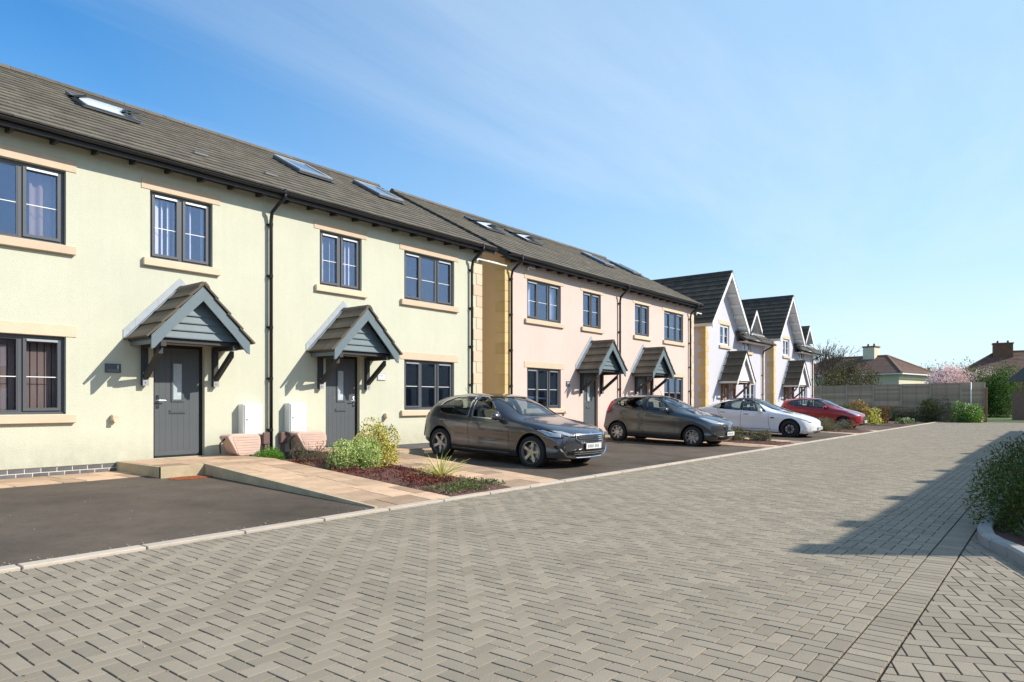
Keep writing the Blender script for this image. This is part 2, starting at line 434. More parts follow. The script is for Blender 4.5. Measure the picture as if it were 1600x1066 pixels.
# slab paths: each slab its own part
def slabs(name, x0, x1, y0, y1, zf, seed, rows=(.45,.6,.3), thick=.035):
    root = thing(name, '', ''); del root['label']; del root['category']; root['kind'] = 'structure'
    bed = MB(); n = 8
    for i in range(n):
        ya = y0+(y1-y0)*i/n; yb = y0+(y1-y0)*(i+1)/n
        bed.add([(x0,ya,zf(ya)-.012),(x1,ya,zf(ya)-.012),(x1,yb,zf(yb)-.012),(x0,yb,zf(yb)-.012)], [(0,1,2,3)])
    mo('mortar_bed', bed, M['sand'], root)
    rr = random.Random(seed); y = y0; k = 0
    while y < y1-.02:
        d = min(rows[k % len(rows)], y1-y)
        if y1-(y+d) < .15: d = y1-y
        x = x0
        while x < x1-.02:
            w = rr.choice((.3,.45,.6,.6,.75,.9)); w = min(w, x1-x)
            if x1-(x+w) < .18: w = x1-x
            g_ = .007; s_ = MB()
            ys = (y+g_, y+d-g_); xs = (x+g_, x+w-g_); dz = rr.uniform(-.0012,.0012)
            cx_, cy_ = (xs[0]+xs[1])/2, (ys[0]+ys[1])/2; z0 = zf(cy_)
            vs = []
            for zz in (-thick, 0):
                for (xx, yy) in ((xs[0],ys[0]),(xs[1],ys[0]),(xs[1],ys[1]),(xs[0],ys[1])):
                    vs.append((xx-cx_, yy-cy_, zf(yy)-z0+zz+dz))
            s_.add(vs, [(0,3,2,1),(4,5,6,7),(0,1,5,4),(1,2,6,5),(2,3,7,6),(3,0,4,7)])
            ob('slab', s_.mesh('slab', M['slab']), root, (cx_, cy_, z0))
            x += w
        y += d; k += 1
    return root
LZ = 0.335
def ramp(y): return gz(6.68)+.006 + (LZ-.026)*min(1, max(0, (y-6.68)/(11.05-6.68)))
def strip(y): return gz(y)+.008
cg, cp = 7.83, 22.05
slabs('wall_path', .4, 4.93, 11.42, 12.66, strip, 1, rows=(.6,.6))
p1_ = slabs('ramp_path', 5.66, 6.95, 6.685, 11.05, ramp, 2)
p2_ = slabs('door_landing', 4.96, 6.98, 11.05, 12.66, lambda y: LZ, 3)
e = MB()                                                                  # retaining edge of ramp and landing
for i in range(8):
    ya = 6.70+(11.05-6.70)*i/8; yb = 6.70+(11.05-6.70)*(i+1)/8
    e.add([(5.60,ya,gz(ya)-.05),(5.655,ya,gz(ya)-.05),(5.655,yb,gz(yb)-.05),(5.60,yb,gz(yb)-.05),
           (5.60,ya,ramp(ya)+.012),(5.655,ya,ramp(ya)+.012),(5.655,yb,ramp(yb)+.012),(5.60,yb,ramp(yb)+.012)],
          [(0,3,2,1),(4,5,6,7),(0,1,5,4),(1,2,6,5),(2,3,7,6),(3,0,4,7)])
mo('edging', e, M['slab_edge'], p1_)
e = MB(); e.box(4.96, 6.97, 11.05, 12.655, .05, LZ-.036); mo('edging', e, M['slab_edge'], p2_)
e = MB(); e.box(4.90, 4.955, 11.0, 12.66, .1, LZ-.002); mo('edging', e, M['slab_edge'], p2_)
e = MB(); e.box(4.90, 5.595, 10.99, 11.045, .1, LZ+.001); mo('edging', e, M['slab_edge'], p2_)
slabs('ramp_path', 8.32, 9.62, 6.685, 11.05, ramp, 5)
p3_ = slabs('door_landing', 8.55, 10.6, 11.05, 12.66, lambda y: LZ, 6)
e = MB(); [e.box(8.33, 9.61, 6.7+(4.35)*i/8, 6.7+4.35*(i+1)/8, .0, ramp(6.7+4.35*i/8)-.04) for i in range(8)]; mo('edging', e, M['slab_edge'], p3_)
e = MB(); e.box(8.53, 10.62, 11.03, 12.655, .05, LZ-.036); mo('edging', e, M['slab_edge'], p3_)
slabs('wall_path', 10.7, 15.0, 11.42, 12.66, strip, 7, rows=(.6,.6))
for k, (a, b) in enumerate(((20.1, 21.35), (22.95, 24.15), (31.2, 32.1), (35.0, 35.9))):
    slabs('ramp_path', a, b, 6.685, 11.05, lambda y: gz(y)+.012, 10+k)
slabs('wall_path', 15.6, 20.0, 11.42, 12.66, strip, 20, rows=(.6,.6))
slabs('door_landing', 19.3, 24.8, 11.05, 12.66, lambda y: strip(y)+.02, 21)
# planting beds between the paths
def bedmesh(x0, x1, y0, y1, lift, seed):
    m = MB(); rr = random.Random(seed); nx = max(3, int((x1-x0)/.06)); ny = int((y1-y0)/.06)
    for i in range(nx+1):
        for j in range(ny+1):
            x = x0+(x1-x0)*i/nx; y = y0+(y1-y0)*j/ny; ed = min(1, min(i, nx-i, j, ny-j)/2)
            m.v.append((x, y, gz(y)+.005+ed*(lift*(min(1,(y-6.68)/3)*.6+.4)+rr.uniform(0,.03))))
    for i in range(nx):
        for j in range(ny):
            a = i*(ny+1)+j; m.f.append((a, a+ny+1, a+ny+2, a+1)); m.m.append(0)
    return m
for k, (a, b) in enumerate(((6.96, 8.31), (21.36, 22.94), (32.1, 35.0), (42.0, 45.6))):
    mo('planting_bed', bedmesh(a, b, 6.69, 11.9, .045, 30+k), M['soil'], kind='structure')

# ------------------------------------------------------------------ houses
def wall_holes(mb, x0, x1, z0, z1, holes, depth=.14, mi=0):
    xs = sorted({x0, x1, *[h[0] for h in holes], *[h[1] for h in holes]})
    zs = sorted({z0, z1, *[h[2] for h in holes], *[h[3] for h in holes]})
    inh = lambda x, z: any(h[0] < x < h[1] and h[2] < z < h[3] for h in holes)
    for a, b in zip(xs, xs[1:]):
        for c, d in zip(zs, zs[1:]):
            if not inh((a+b)/2, (c+d)/2):
                mb.add([(a,0,c),(b,0,c),(b,0,d),(a,0,d)], [(0,1,2,3)], mi)
    for a, b, c, d in holes:
        mb.add([(a,0,c),(a,depth,c),(a,depth,d),(a,0,d)], [(0,3,2,1)], mi)
        mb.add([(b,0,c),(b,depth,c),(b,depth,d),(b,0,d)], [(0,1,2,3)], mi)
        mb.add([(a,0,d),(b,0,d),(b,depth,d),(a,depth,d)], [(0,1,2,3)], mi)
        mb.add([(a,0,c),(b,0,c),(b,depth,c),(a,depth,c)], [(3,2,1,0)], mi)

def window(root, x0, x1, z0, z1, n, fm='anth', blind='none', seed=0, y0=.075, bars=1, vbars=0):
    """frame mesh is the window part; panes, bars, sashes and blinds are its sub-parts"""
    w, h = x1-x0, z1-z0
    f = MB(); T = .055; dp = .07
    f.box(0, w, 0, dp, 0, T); f.box(0, w, 0, dp, h-T, h)
    f.box(0, T, 0, dp, T, h-T); f.box(w-T, w, 0, dp, T, h-T)
    pw = (w-2*T)/n
    for i in range(1, n): f.box(T+i*pw-.03, T+i*pw+.03, 0, dp, T, h-T)
    f.box(-.004, w+.004, -.03, 0, -.004, .028)
    win = mo('window', f, M[fm], root, (x0, y0, z0))
    for i in range(n):
        a = T+i*pw+(.03 if i else 0); b = T+(i+1)*pw-(.03 if i < n-1 else 0)
        openable = (n != 3) or i != 1
        s = .05 if openable else .018
        sa_ = MB(); yy = -.022 if openable else -.002
        for q in ((a+.004,b-.004,T+.004,T+s),(a+.004,b-.004,h-T-s,h-T-.004),(a+.004,a+s,T+s,h-T-s),(b-s,b-.004,T+s,h-T-s)):
            sa_.box(q[0],q[1],yy,.04,q[2],q[3])
        mo('sash', sa_, M[fm], win)
        g_ = MB(); zz = .012
        g_.box(a+s-.002, b-s+.002, zz, zz+.012, T+s-.002, h-T-s+.002)
        mo('pane', g_, M['pane'] if fm == 'anth' else M['pane'], win)
        hz = T+s+(h-2*T-2*s)*(.47)
        if bars: mo('glazing_bar', B(a+s, b-s, zz-.006, zz-.001, hz-.006, hz+.006), M['white'], win)
        if vbars: mo('glazing_bar', B((a+b)/2-.009, (a+b)/2+.009, zz-.0075, zz-.0015, T+s, h-T-s), M['white'], win)
        if openable and fm == 'anth':
            mo('trickle_vent', B(a+s, b-s, yy-.016, yy-.001, h-T-s+.008, h-T-.008), M['steel'], win)
    rr = random.Random(seed)
    if blind == 'vertical':
        m = MB(); x = T
        while x < w-T-.09:
            if rr.random() < .8:
                an = R(rr.uniform(30, 55)); c_, s_ = .045*math.cos(an), .045*math.sin(an)
                m.obox((x, .09, T), (2*c_, 2*s_, 0), (0.0012, -0.0008, 0), (0, 0, h-2*T-rr.uniform(.0,.02)))
            x += .105
        mo('vertical_blind', m, M['blind'], win)
    if blind == 'curtain':
        for side in (0, 1):
            m = MB(); ww = w*.22; N_ = 14
            for k in range(N_+1):
                u = k/N_; x = (T+u*ww) if not side else (w-T-u*ww)
                yy = .17+.03*math.sin(u*18)
                m.v += [(x, yy, T), (x, yy, h)]
            for k in range(N_): m.f.append((2*k, 2*k+2, 2*k+3, 2*k+1)); m.m.append(0)
            mo('curtain', m, M['curt'] if seed % 2 else M['blind'], win, smooth=True)
    if blind == 'half':
        m = MB(); x = T
        while x < w-T-.05:
            m.box(x, x+.085, .14, .145, T, h-T-.02); x += .1
        mo('vertical_blind', m, M['curt'], win)
    return win

sill_cache = {}
def sill(root, x0, x1, z, m='stone', d=.07):
    k = (round(x1-x0, 2), m)
    if k not in sill_cache: sill_cache[k] = bev(B(0, x1-x0+.26, -d, .07, -.14, 0).mesh('sill', M[m]), .008)
    ob('sill', sill_cache[k], root, (x0-.13, 0, z))
lint_cache = {}
def lintel(root, x0, x1, z, m='stone', h=.19):
    k = (round(x1-x0, 2), m, h)
    if k not in lint_cache: lint_cache[k] = bev(B(0, x1-x0+.3, -.012, .05, 0, h).mesh('lintel', M[m]), .004)
    ob('lintel', lint_cache[k], root, (x0-.15, 0, z))

def downpipe(root, x, ztop, zbot, yg, jog=-.25, m='blackp'):
    p = MB(); p.tube([(x,yg,ztop+.08),(x,yg,ztop-.1),(x+jog*.3,yg+.12,ztop-.22),(x+jog*.55,-.11,ztop-.38),(x+jog*.55,-.075,ztop-.55),(x+jog*.55,-.075,zbot)], .036, 10)
    pipe = mo('downpipe', p, M[m], root, smooth=True)
    z = ztop-.62
    while z > zbot+.1:
        c = MB(); c.tube([(x+jog*.55,-.075,z-.03),(x+jog*.55,-.075,z+.03)], .043, 10); c.box(x+jog*.55-.065, x+jog*.55+.065, -.045, -.002, z-.018, z+.018)
        mo('bracket', c, M[m], pipe); z -= 1.05

def roof_tiles(mb, x0, x1, ye, ze, tn, yr, w=.33, gauge=.345, th=.016, stag=True, rr=None, hole=None):
    """courses of flat interlocking tiles on a slope rising towards +y"""
    L_ = math.hypot(yr-ye, (yr-ye)*tn); cs = (yr-ye)/L_; sn = cs*tn
    n = int(round(L_/gauge)); gg = L_/n
    for j in range(n):
        off = (w/2 if (j % 2 and stag) else 0)
        x = x0-off
        while x < x1-.01:
            a = max(x, x0); b = min(x+w, x1)
            if b-a > .03:
                s0 = j*gg; s1 = s0+gg+.03; l = rr.uniform(-.002,.002) if rr else 0
                lo = .040+l; hi = .014
                if not (hole and hole((a+b)/2, (s0+s1)/2)):
                    P = lambda xx, s, nn: (xx, ye+s*cs-nn*sn, ze+s*sn+nn*cs)
                    a2, b2 = a+.0025, b-.0025
                    mb.add([P(a2,s0,lo-th-.012),P(b2,s0,lo-th-.012),P(b2,s0,lo),P(a2,s0,lo),P(b2,s1,hi),P(a2,s1,hi),P(a2,s1,hi-.014),P(b2,s1,hi-.014)],
                           [(0,1,2,3),(3,2,4,5),(0,3,5,6),(1,7,4,2)])
            x += w

def quoins(root, x, z0, z1, sx, m='stone', inner=True, y=0.0, dside=.0):
    """corner stones wrapping the corner at x; sx = +1 when the wall lies towards +x"""
    n = int(round((z1-z0)/.30)); h = (z1-z0)/n
    for i in range(n):
        a, b = ((.36, .24) if i % 2 else (.24, .36))
        me = quoin_mesh(a, b, h, sx, m)
        ob('quoin_stone', me, root, (x, y, z0+i*h))
qc = {}
def quoin_mesh(a, b, h, sx, m):
    k = (a, b, round(h, 4), sx, m)
    if k not in qc:
        mb = MB(); p = .012; g_ = .004
        x0, x1 = (-p, a) if sx > 0 else (-a, p)
        mb.box(x0, x1, -p, b, g_, h-g_)
        qc[k] = bev(mb.mesh('quoin_stone', M[m]), .005)
    return qc[k]

# --- gabled door canopy
def canopy(root, cx, hw=.93, apex=3.43, ang=46.5, dep=.87, paint='slate_paint', frame='dark_paint', tile='tile_c', boards=True, bracket='dark_paint', postm=None, zbot=1.65, half=.645, strutdown=.0):
    tn = math.tan(R(ang)); cs, sn = math.cos(R(ang)), math.sin(R(ang))
    L_ = hw/cs; ze = apex-hw*tn
    f = MB()                                                   # deck: two sloping boards + soffit beam
    for s in (-1, 1):
        a = Vector((s*hw*.985, -dep+.03, ze)); b_ = Vector((0, -dep+.03, apex-.0))
        nrm = Vector((s*sn, 0, cs))
        f.prism([a-nrm*.055, b_-Vector((0,0,.055/cs)), b_-Vector((0,0,.02)), a-nrm*.012], (0, dep-.032, 0))
    can = mo('canopy', f, M[frame], root, (cx, 0, 0))
    # side fascia / plates
    for s in (-1, 1):
        m = MB(); m.box(s*(hw-.13), s*(hw-.07), -dep+.05, -.003, ze-.11, ze+.035); mo('side_fascia', m, M[paint], can)
        bp = MB(); o = Vector((0, -dep-.012, 0))
        d = .17
        tipx = s*(hw-.045)
        tz = apex-.02-abs(tipx)*tn
        bp.prism([o+Vector((0,0,apex-.025)), o+Vector((tipx,0,tz)), o+Vector((tipx,0,tz-.23)), o+Vector((tipx-s*.05,0,tz-.21)),
                  o+Vector((tipx-s*.30,0,tz+.30*tn-.27+.03)), o+Vector((0,0,apex-.025-.26))], (0,.035,0))
        mo('bargeboard', bp, M[paint], can)
    # weatherboard gable
    zb = ze+.02
    if boards:
        k = 0; z = zb; bh = .135
        while z < apex-.28:
            x_ = (apex-.20-z)/tn; x2 = max(.02, (apex-.20-min(z+bh, apex-.21))/tn)
            y_ = -dep+.17
            m = MB(); z2 = min(z+bh, apex-.21)
            m.add([(-x_,y_-.022,z),(x_,y_-.022,z),(x2,y_-.004,z2),(-x2,y_-.004,z2),(-x_,y_+.02,z),(x_,y_+.02,z),(x2,y_+.02,z2),(-x2,y_+.02,z2)],
                  [(0,1,2,3),(1,5,6,2),(5,4,7,6),(4,0,3,7),(3,2,6,7),(4,5,1,0)])
            m.box(-x_, x_, y_-.03, y_-.0225, z-.002, z+.016)
            mo('weatherboard', m, M[paint], can); z += bh; k += 1
    else:
        m = MB(); m.prism([(-(apex-.2-zb)/tn, -dep+.12, zb), ((apex-.2-zb)/tn, -dep+.12, zb), (0, -dep+.12, apex-.2)], (0,.03,0)); mo('gable_panel', m, M[paint], can)
    m = MB(); m.box(-hw+.14, hw-.14, -dep+.19, -dep+.27, ze-.06, ze+.010); mo('cross_beam', m, M[frame], can)
    m = MB(); m.box(-hw+.14, hw-.14, -dep+.21, -.01, ze-.02, ze-.005); mo('ceiling_board', m, M[paint], can)
    # tiles
    n = 4; gg = (L_+.03)/n; nw = 3; ww = (dep+.06)/nw
    for s in (-1, 1):
        for j in range(n):
            for i in range(nw):
                off = (ww/2 if j % 2 else 0)
                y0_ = -dep-.045+i*ww-off; y1_ = y0_+ww
                segs = [(max(y0_, -dep-.045), min(y1_, -.004))]
                if j % 2 and i == nw-1: segs.append((y1_, -.004))
                for (ya, yb) in segs:
                    if yb-ya < .03: continue
                    me = ctile(yb-ya, gg, s, ang, tile)
                    sl_ = L_+.03-(j)*gg
                    ob('tile', me, can, (s*cs*sl_, ya, apex-sn*sl_+.004), None)
    m = MB()
    m.prism([(-.11,-dep-.05,apex-.07),(-.085,-dep-.05,apex-.01),(-.03,-dep-.05,apex+.045),(.03,-dep-.05,apex+.045),(.085,-dep-.05,apex-.01),(.11,-dep-.05,apex-.07),(0,-dep-.05,apex+.015)], (0,dep+.046,0))
    mo('ridge_tile', m, M[tile], can)
    # lead flashing on the wall
    m = MB(); up = .17; ov = .05
    for s in (-1, 1):
        k = 5
        for i in range(k):
            a = i/k; b2 = (i+1)/k
            X = lambda u: s*u*(hw+.05); Z = lambda u: apex+.05-u*(hw+.05)*tn
            y_ = -.012-.003*(i % 2)
            m.prism([(X(a),y_,Z(a)-.02),(X(b2),y_,Z(b2)-.02),(X(b2),y_,Z(b2)+up),(X(a),y_,Z(a)+up)], (0,.009,0))
            m.prism([(X(a),-.11,Z(a)+.012),(X(b2),-.11,Z(b2)+.012),(X(b2),-.11,Z(b2)+.022),(X(a),-.11,Z(a)+.022)], (0,.10,0))
    mo('lead_flashing', m, M['lead'], can)
    # gallows brackets
    for s in (-1, 1):
        x = s*half
        m = MB(); w_ = .045
        m.box(x-w_, x+w_, -.10, -.003, zbot, ze-.06)
        m.box(x-w_, x+w_, -dep+.08, -.10, ze-.14, ze-.045)
        m.obox((x-w_+.006, -.105, zbot+.10), (2*w_-.012,0,0), (0,.0,.11), (0, -dep+.30, ze-.36-zbot))
        br = mo('bracket', m, M[bracket], can)
        if boards:
            m = MB(); m.box(x-w_-.006, x+w_+.006, -.108, -.103, zbot-.004, zbot+.13); m.tube([(x,-.109,zbot+.06),(x,-.125,zbot+.06)], .012, 8)
            mo('steel_shoe', m, M['steel'], br)
    return can
ctc = {}
def ctile(w, g_, s, ang, tile):
    k = (round(w, 3), s, ang, tile, round(g_,3))
    if k not in ctc:
        cs, sn = math.cos(R(ang)), math.sin(R(ang)); mb = MB()
        # s-axis runs up the slope from the tile's lower edge
        U_ = Vector((-s*cs, 0, sn)); Nn = Vector((s*sn, 0, cs)); Y = Vector((0,1,0))
        q = []
        for (u, n_) in ((0,.012),(0,.047),(g_+.05,.018),(g_+.05,-.012)):
            for y in (.0015, w-.0015): q.append(U_*u+Nn*n_+Y*y)
        fs = [(0,1,3,2),(2,3,5,4),(4,5,7,6),(6,7,1,0),(0,2,4,6),(1,7,5,3)]
        if s < 0: fs = [tuple(reversed(f)) for f in fs]
        mb.add(q, fs); me = mb.mesh('tile', M[tile])
        bm = bmesh.new(); bm.from_mesh(me); bmesh.ops.recalc_face_normals(bm, faces=bm.faces); bm.to_mesh(me); bm.free()
        ctc[k] = me
    return ctc[k]

def front_door(root, x0, x1, z0, z1, handle_side, dm='door', fm='blackp', y0=.09, glasscol=True):
    w, h = x1-x0, z1-z0
    m = MB(); m.box(0,.055,0,.07,0,h); m.box(w-.055,w,0,.07,0,h); m.box(.055,w-.055,0,.07,h-.055,h); m.box(.055,w-.055,-.03,.07,0,.03)
    d = mo('door', m, M[fm], root, (x0, y0, z0))
    # leaf as vertical grooved boards
    lf = MB(); a, b = .06, w-.06
    lf.box(a, b, .008, .05, .035, h-.06)
    leaf = mo('door_leaf', lf, M[dm], d)
    nb = 6; bw = (b-a-.16)/nb
    for i in range(nb):
        mo('board', bevb(bw-.008, h-.26, dm), None, leaf) if False else ob('board', bevb(bw-.003, h-.25, dm), leaf, (a+.08+i*bw+.0015, .0055, .125))
    gx = (a+b)/2
    m = MB()
    for q in ((gx-.115,gx+.115,1.02,1.06),(gx-.115,gx+.115,1.72,1.76),(gx-.115,gx-.08,1.06,1.72),(gx+.08,gx+.115,1.06,1.72)): m.box(q[0],q[1],-.012,.02,q[2],q[3])
    lp = mo('glazing_frame', m, M[dm], d)
    mo('glass_panel', B(gx-.08, gx+.08, .0, .01, 1.06, 1.72), M['frost'], d)
    m = MB(); m.box(gx-.15, gx+.15, -.008, .012, .80, .87); m.box(gx-.125, gx+.125, -.016, -.0085, .815, .855); mo('letterbox', m, M['anth'], d)
    hx = a+.05 if handle_side < 0 else b-.05
    m = MB(); m.box(hx-.022, hx+.022, -.004, .012, .90, 1.14); m.tube([(hx,-.004,1.04),(hx,-.06,1.04),(hx-handle_side*.12,-.062,1.04)], .010, 8)
    m.tube([(hx,-.003,.95),(hx,-.014,.95)], .014, 10)
    mo('handle', m, M['chrome'], d)
    return d
bc = {}
def bevb(w, h, dm):
    k = (round(w,4), round(h,3), dm)
    if k not in bc: bc[k] = bev(B(0, w, 0, .010, 0, h).mesh('board', M[dm]), .002)
    return bc[k]

# --- one half of a semi-detached pair
PT = 28.4
tnR = math.tan(R(PT)); EY, EZ, RY = -.32, 5.70, 4.70
def half_house(cx, side, wm, name, label, sky_l, opts):
    rt = thing(name, label, 'house', (cx, WY, 0), group='semi-detached rendered houses in the row')
    X = lambda u: side*u
    Hh = 6.6
    nw = (1.215, 2.37) if cx < 15 else (1.24, 2.40)
    ww = (3.69, 5.48) if cx < 15 else (3.72, 5.53)
    dr = (1.37, 2.31) if cx < 15 else (1.44, 2.38)
    if cx > 15: dcx = 1.90
    else: dcx = 1.84
    holes = []
    def h(u0, u1, z0, z1):
        a, b = sorted((X(u0), X(u1))); holes.append((a, b, z0, z1)); return holes[-1]
    h1 = h(*nw, 3.93, 5.15); h2 = h(*ww, 3.91, 5.13); h3 = h(*ww, 1.16, 2.42); h4 = h(*dr, .345, 2.41)
    mb = MB(); x0, x1 = sorted((X(0.0), X(Hh)))
    wall_holes(mb, x0, x1, .315, 5.62, holes)
    # sides, back, gable
    xe = X(Hh); D_ = 9.4
    ym = RY; ztop = EZ+(RY-EY)*tnR-.03
    fl = side
    def q(vs): mb.add(vs, [(0,1,2,3) if fl > 0 else (3,2,1,0)])
    sd = MB() if opts.get('qm') else mb
    sd.add([(xe,0,.0),(xe,D_,.0),(xe,D_,5.62),(xe,0,5.62)], [(0,1,2,3) if fl > 0 else (3,2,1,0)])
    sd.add([(x0,D_,0),(x1,D_,0),(x1,D_,5.62),(x0,D_,5.62)], [(3,2,1,0)])
    sd.add([(xe,0,5.62),(xe,D_,5.62),(xe,ym,ztop-.12)], [(0,1,2) if fl > 0 else (2,1,0)])
    if sd is not mb: mo('gable_wall', sd, M['buff'], rt, label='buff rendered gable wall facing the narrow gap')
    wl = mo("wall", mb, M[wm], rt)
    # interior: floors, back partition and party wall seen through the glass
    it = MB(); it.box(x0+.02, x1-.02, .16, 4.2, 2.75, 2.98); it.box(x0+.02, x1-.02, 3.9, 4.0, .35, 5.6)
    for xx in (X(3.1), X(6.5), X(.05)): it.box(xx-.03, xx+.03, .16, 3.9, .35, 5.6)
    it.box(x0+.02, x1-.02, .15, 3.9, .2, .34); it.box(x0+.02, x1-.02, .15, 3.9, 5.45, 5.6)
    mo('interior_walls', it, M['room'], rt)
    # plinth
    if opts.get('bricks'):
        back = B(x0+.002, x1-.002, .006, .1, 0, .314); mo('plinth', back, M['mortar'], rt)
        bm_ = bev(B(0, .211, .001, .08, 0, .064).mesh('brick', M['brick']), .003)
        for r_, z in enumerate((.163, .239)):
            x = x0 - (.11 if r_ else 0)
            while x < x1-.05:
                if x >= x0-.001 and x+.213 < x1 and not (X(1.3) > x and False): ob('brick', bm_, rt, (x, 0, z))
                x += .223
    else:
        mo('plinth', B(x0+.002, x1-.002, -.004, .1, 0, .314), M['brick'], rt)
    mo('plinth_bead', B(x0, h4[0]-.002, -.012, .02, .315, .327), M[wm], rt); mo('plinth_bead', B(h4[1]+.002, x1, -.012, .02, .315, .327), M[wm], rt)
    # windows
    bl = opts.get('blinds', ('vertical', 'curtain', 'half'))
    window(rt, *h1, 2, blind=bl[0], seed=int(cx)+side); lintel(rt, h1[0], h1[1], 5.153); sill(rt, h1[0], h1[1], 3.927)
    window(rt, *h2, 3, blind=bl[1], seed=int(cx)+side+1); lintel(rt, h2[0], h2[1], 5.133); sill(rt, h2[0], h2[1], 3.907)
    window(rt, *h3, 3, blind=bl[2], seed=int(cx)+side+2); lintel(rt, h3[0], h3[1], 2.423); sill(rt, h3[0], h3[1], 1.157)
    front_door(rt, *h4, opts.get('handle', -1))
    canopy(rt, X(dcx))
    # roof
    xo = X(Hh+.22); rx0, rx1 = sorted((X(0), xo))
    dk = MB()
    for s in (1, -1):
        ya = EY if s > 0 else 2*RY-EY; vs = [(rx0,ya,EZ-.02),(rx1,ya,EZ-.02),(rx1,RY,EZ+(RY-EY)*tnR-.02),(rx0,RY,EZ+(RY-EY)*tnR-.02)]
        dk.prism(vs, (0,0,-.10))
    roof = mo('roof', dk, M['dark_paint'], rt)
    tl = MB(); rr = random.Random(int(cx*10)+side)
    roof_tiles(tl, rx0, rx1, EY-.05, EZ-.05*tnR-.02, tnR, RY, rr=rr)
    mo('roof_tiles', tl, M['tile'], roof, kind='stuff')
    bk = MB(); bk.prism([(rx0,RY,EZ+(RY-EY)*tnR),(rx1,RY,EZ+(RY-EY)*tnR),(rx1,2*RY-EY,EZ),(rx0,2*RY-EY,EZ)], (0,0,-.015)); mo('rear_tiles', bk, M['tile'], roof)
    zr = EZ+(RY-EY)*tnR; rg = MB(); x = rx0
    while x < rx1-.01:
        b2 = min(x+.45, rx1)
        rg.prism([(x+.003,RY-.13,zr-.045),(x+.003,RY-.09,zr+.03),(x+.003,RY,zr+.075),(x+.003,RY+.09,zr+.03),(x+.003,RY+.13,zr-.045)], (b2-x-.006,0,0)); x += .45
    mo('ridge_tiles', rg, M['ridge'], roof, kind='stuff')
    # verge + bargeboard (outer side only)
    vx = X(Hh+.22); bg_ = MB()
    for s in (1, -1):
        ya = EY+.03 if s > 0 else 2*RY-EY-.03
        xa = vx-side*.04
        bg_.prism([(xa,ya,EZ-.03),(xa,RY,zr-.05),(xa,RY,zr-.24),(xa,ya,EZ-.20)], (side*.028,0,0))
    mo('bargeboard', bg_, M['dark_paint'], roof)
    so_ = MB(); so_.prism([(X(Hh+.01),EY+.10,EZ-.145),(X(Hh+.175),EY+.10,EZ-.145),(X(Hh+.175),RY,zr-.15),(X(Hh+.01),RY,zr-.15)], (0,0,.018)); mo('verge_soffit', so_, M['whitep'], roof)
    # fascia, gutter, rafter feet
    mo('fascia', B(rx0, rx1, EY+.0, EY+.025, EZ-.19, EZ-.02), M['dark_paint'], roof)
    gt = MB(); yg = EY-.052; n_ = 8; prof = [(yg+.052*math.cos(math.pi+math.pi*k/n_), EZ-.075+.05*math.sin(math.pi+math.pi*k/n_)) for k in range(n_+1)]
    prof2 = [(yg+.050*math.cos(math.pi+math.pi*k/n_), EZ-.072+.044*math.sin(math.pi+math.pi*k/n_)) for k in range(n_+1)]
    poly = [(rx0, a, b) for a, b in prof]+[(rx0, a, b) for a, b in reversed(prof2)]
    base = len(gt.v); n2 = len(poly)
    gt.v += poly+[(rx1, a, b) for _, a, b in poly]
    for k in range(n2): gt.f.append((k, (k+1) % n2, n2+(k+1) % n2, n2+k)); gt.m.append(0)
    mo('gutter', gt, M['blackp'], roof)
    mo('soffit_board', B(rx0, X(Hh+.0) if side > 0 else rx1, EY+.026, -.002, EZ-.13+.0, EZ-.115), M['dark_paint'], roof)
    if 'raf' not in qc:
        m = MB(); m.prism([(-.025, -.004, 5.50),(-.025,-.004,5.57),(-.025,EY+.03,5.57),(-.025,EY+.03,5.51),(-.025,EY+.06,5.475),(-.025,EY+.12,5.475)], (.05,0,0)); qc['raf'] = m.mesh('rafter_foot', M['dark_paint'])
    u = .3
    while u < Hh:
        ob('rafter_foot', qc['raf'], roof, (X(u), 0, 0)); u += .6
    # downpipe
    if opts.get('party_pipe'): downpipe(rt, X(.02)+.1, EZ-.09, .33, EY-.05, -.25)
    if opts.get('outer_pipe'): downpipe(rt, X(Hh-.36)+(.0), EZ-.09, .20, EY-.06, -.25)
    # quoins
    if opts.get('quoins'):
        quoins(rt, X(Hh), .33, 5.55, -side, opts.get('qm', 'stone'))
    # rooflights
    for (a, b, s0, s1, op) in sky_l:
        rooflight(roof, a-cx, b-cx, s0, s1, op)
    for u in opts.get('vents', ()):
        s_ = 1.15; cs = math.cos(R(PT)); sn = math.sin(R(PT))
        P = lambda x, s, n: (x, EY+s*cs-n*sn, EZ+s*sn+n*cs)
        m = MB(); m.prism([P(u-cx,s_,.045),P(u-cx+.28,s_,.045),P(u-cx+.28,s_+.10,.03),P(u-cx,s_+.10,.03)], (0,-.03*sn,.03*cs)); mo('roof_vent', m, M['lead'], roof)
    return rt

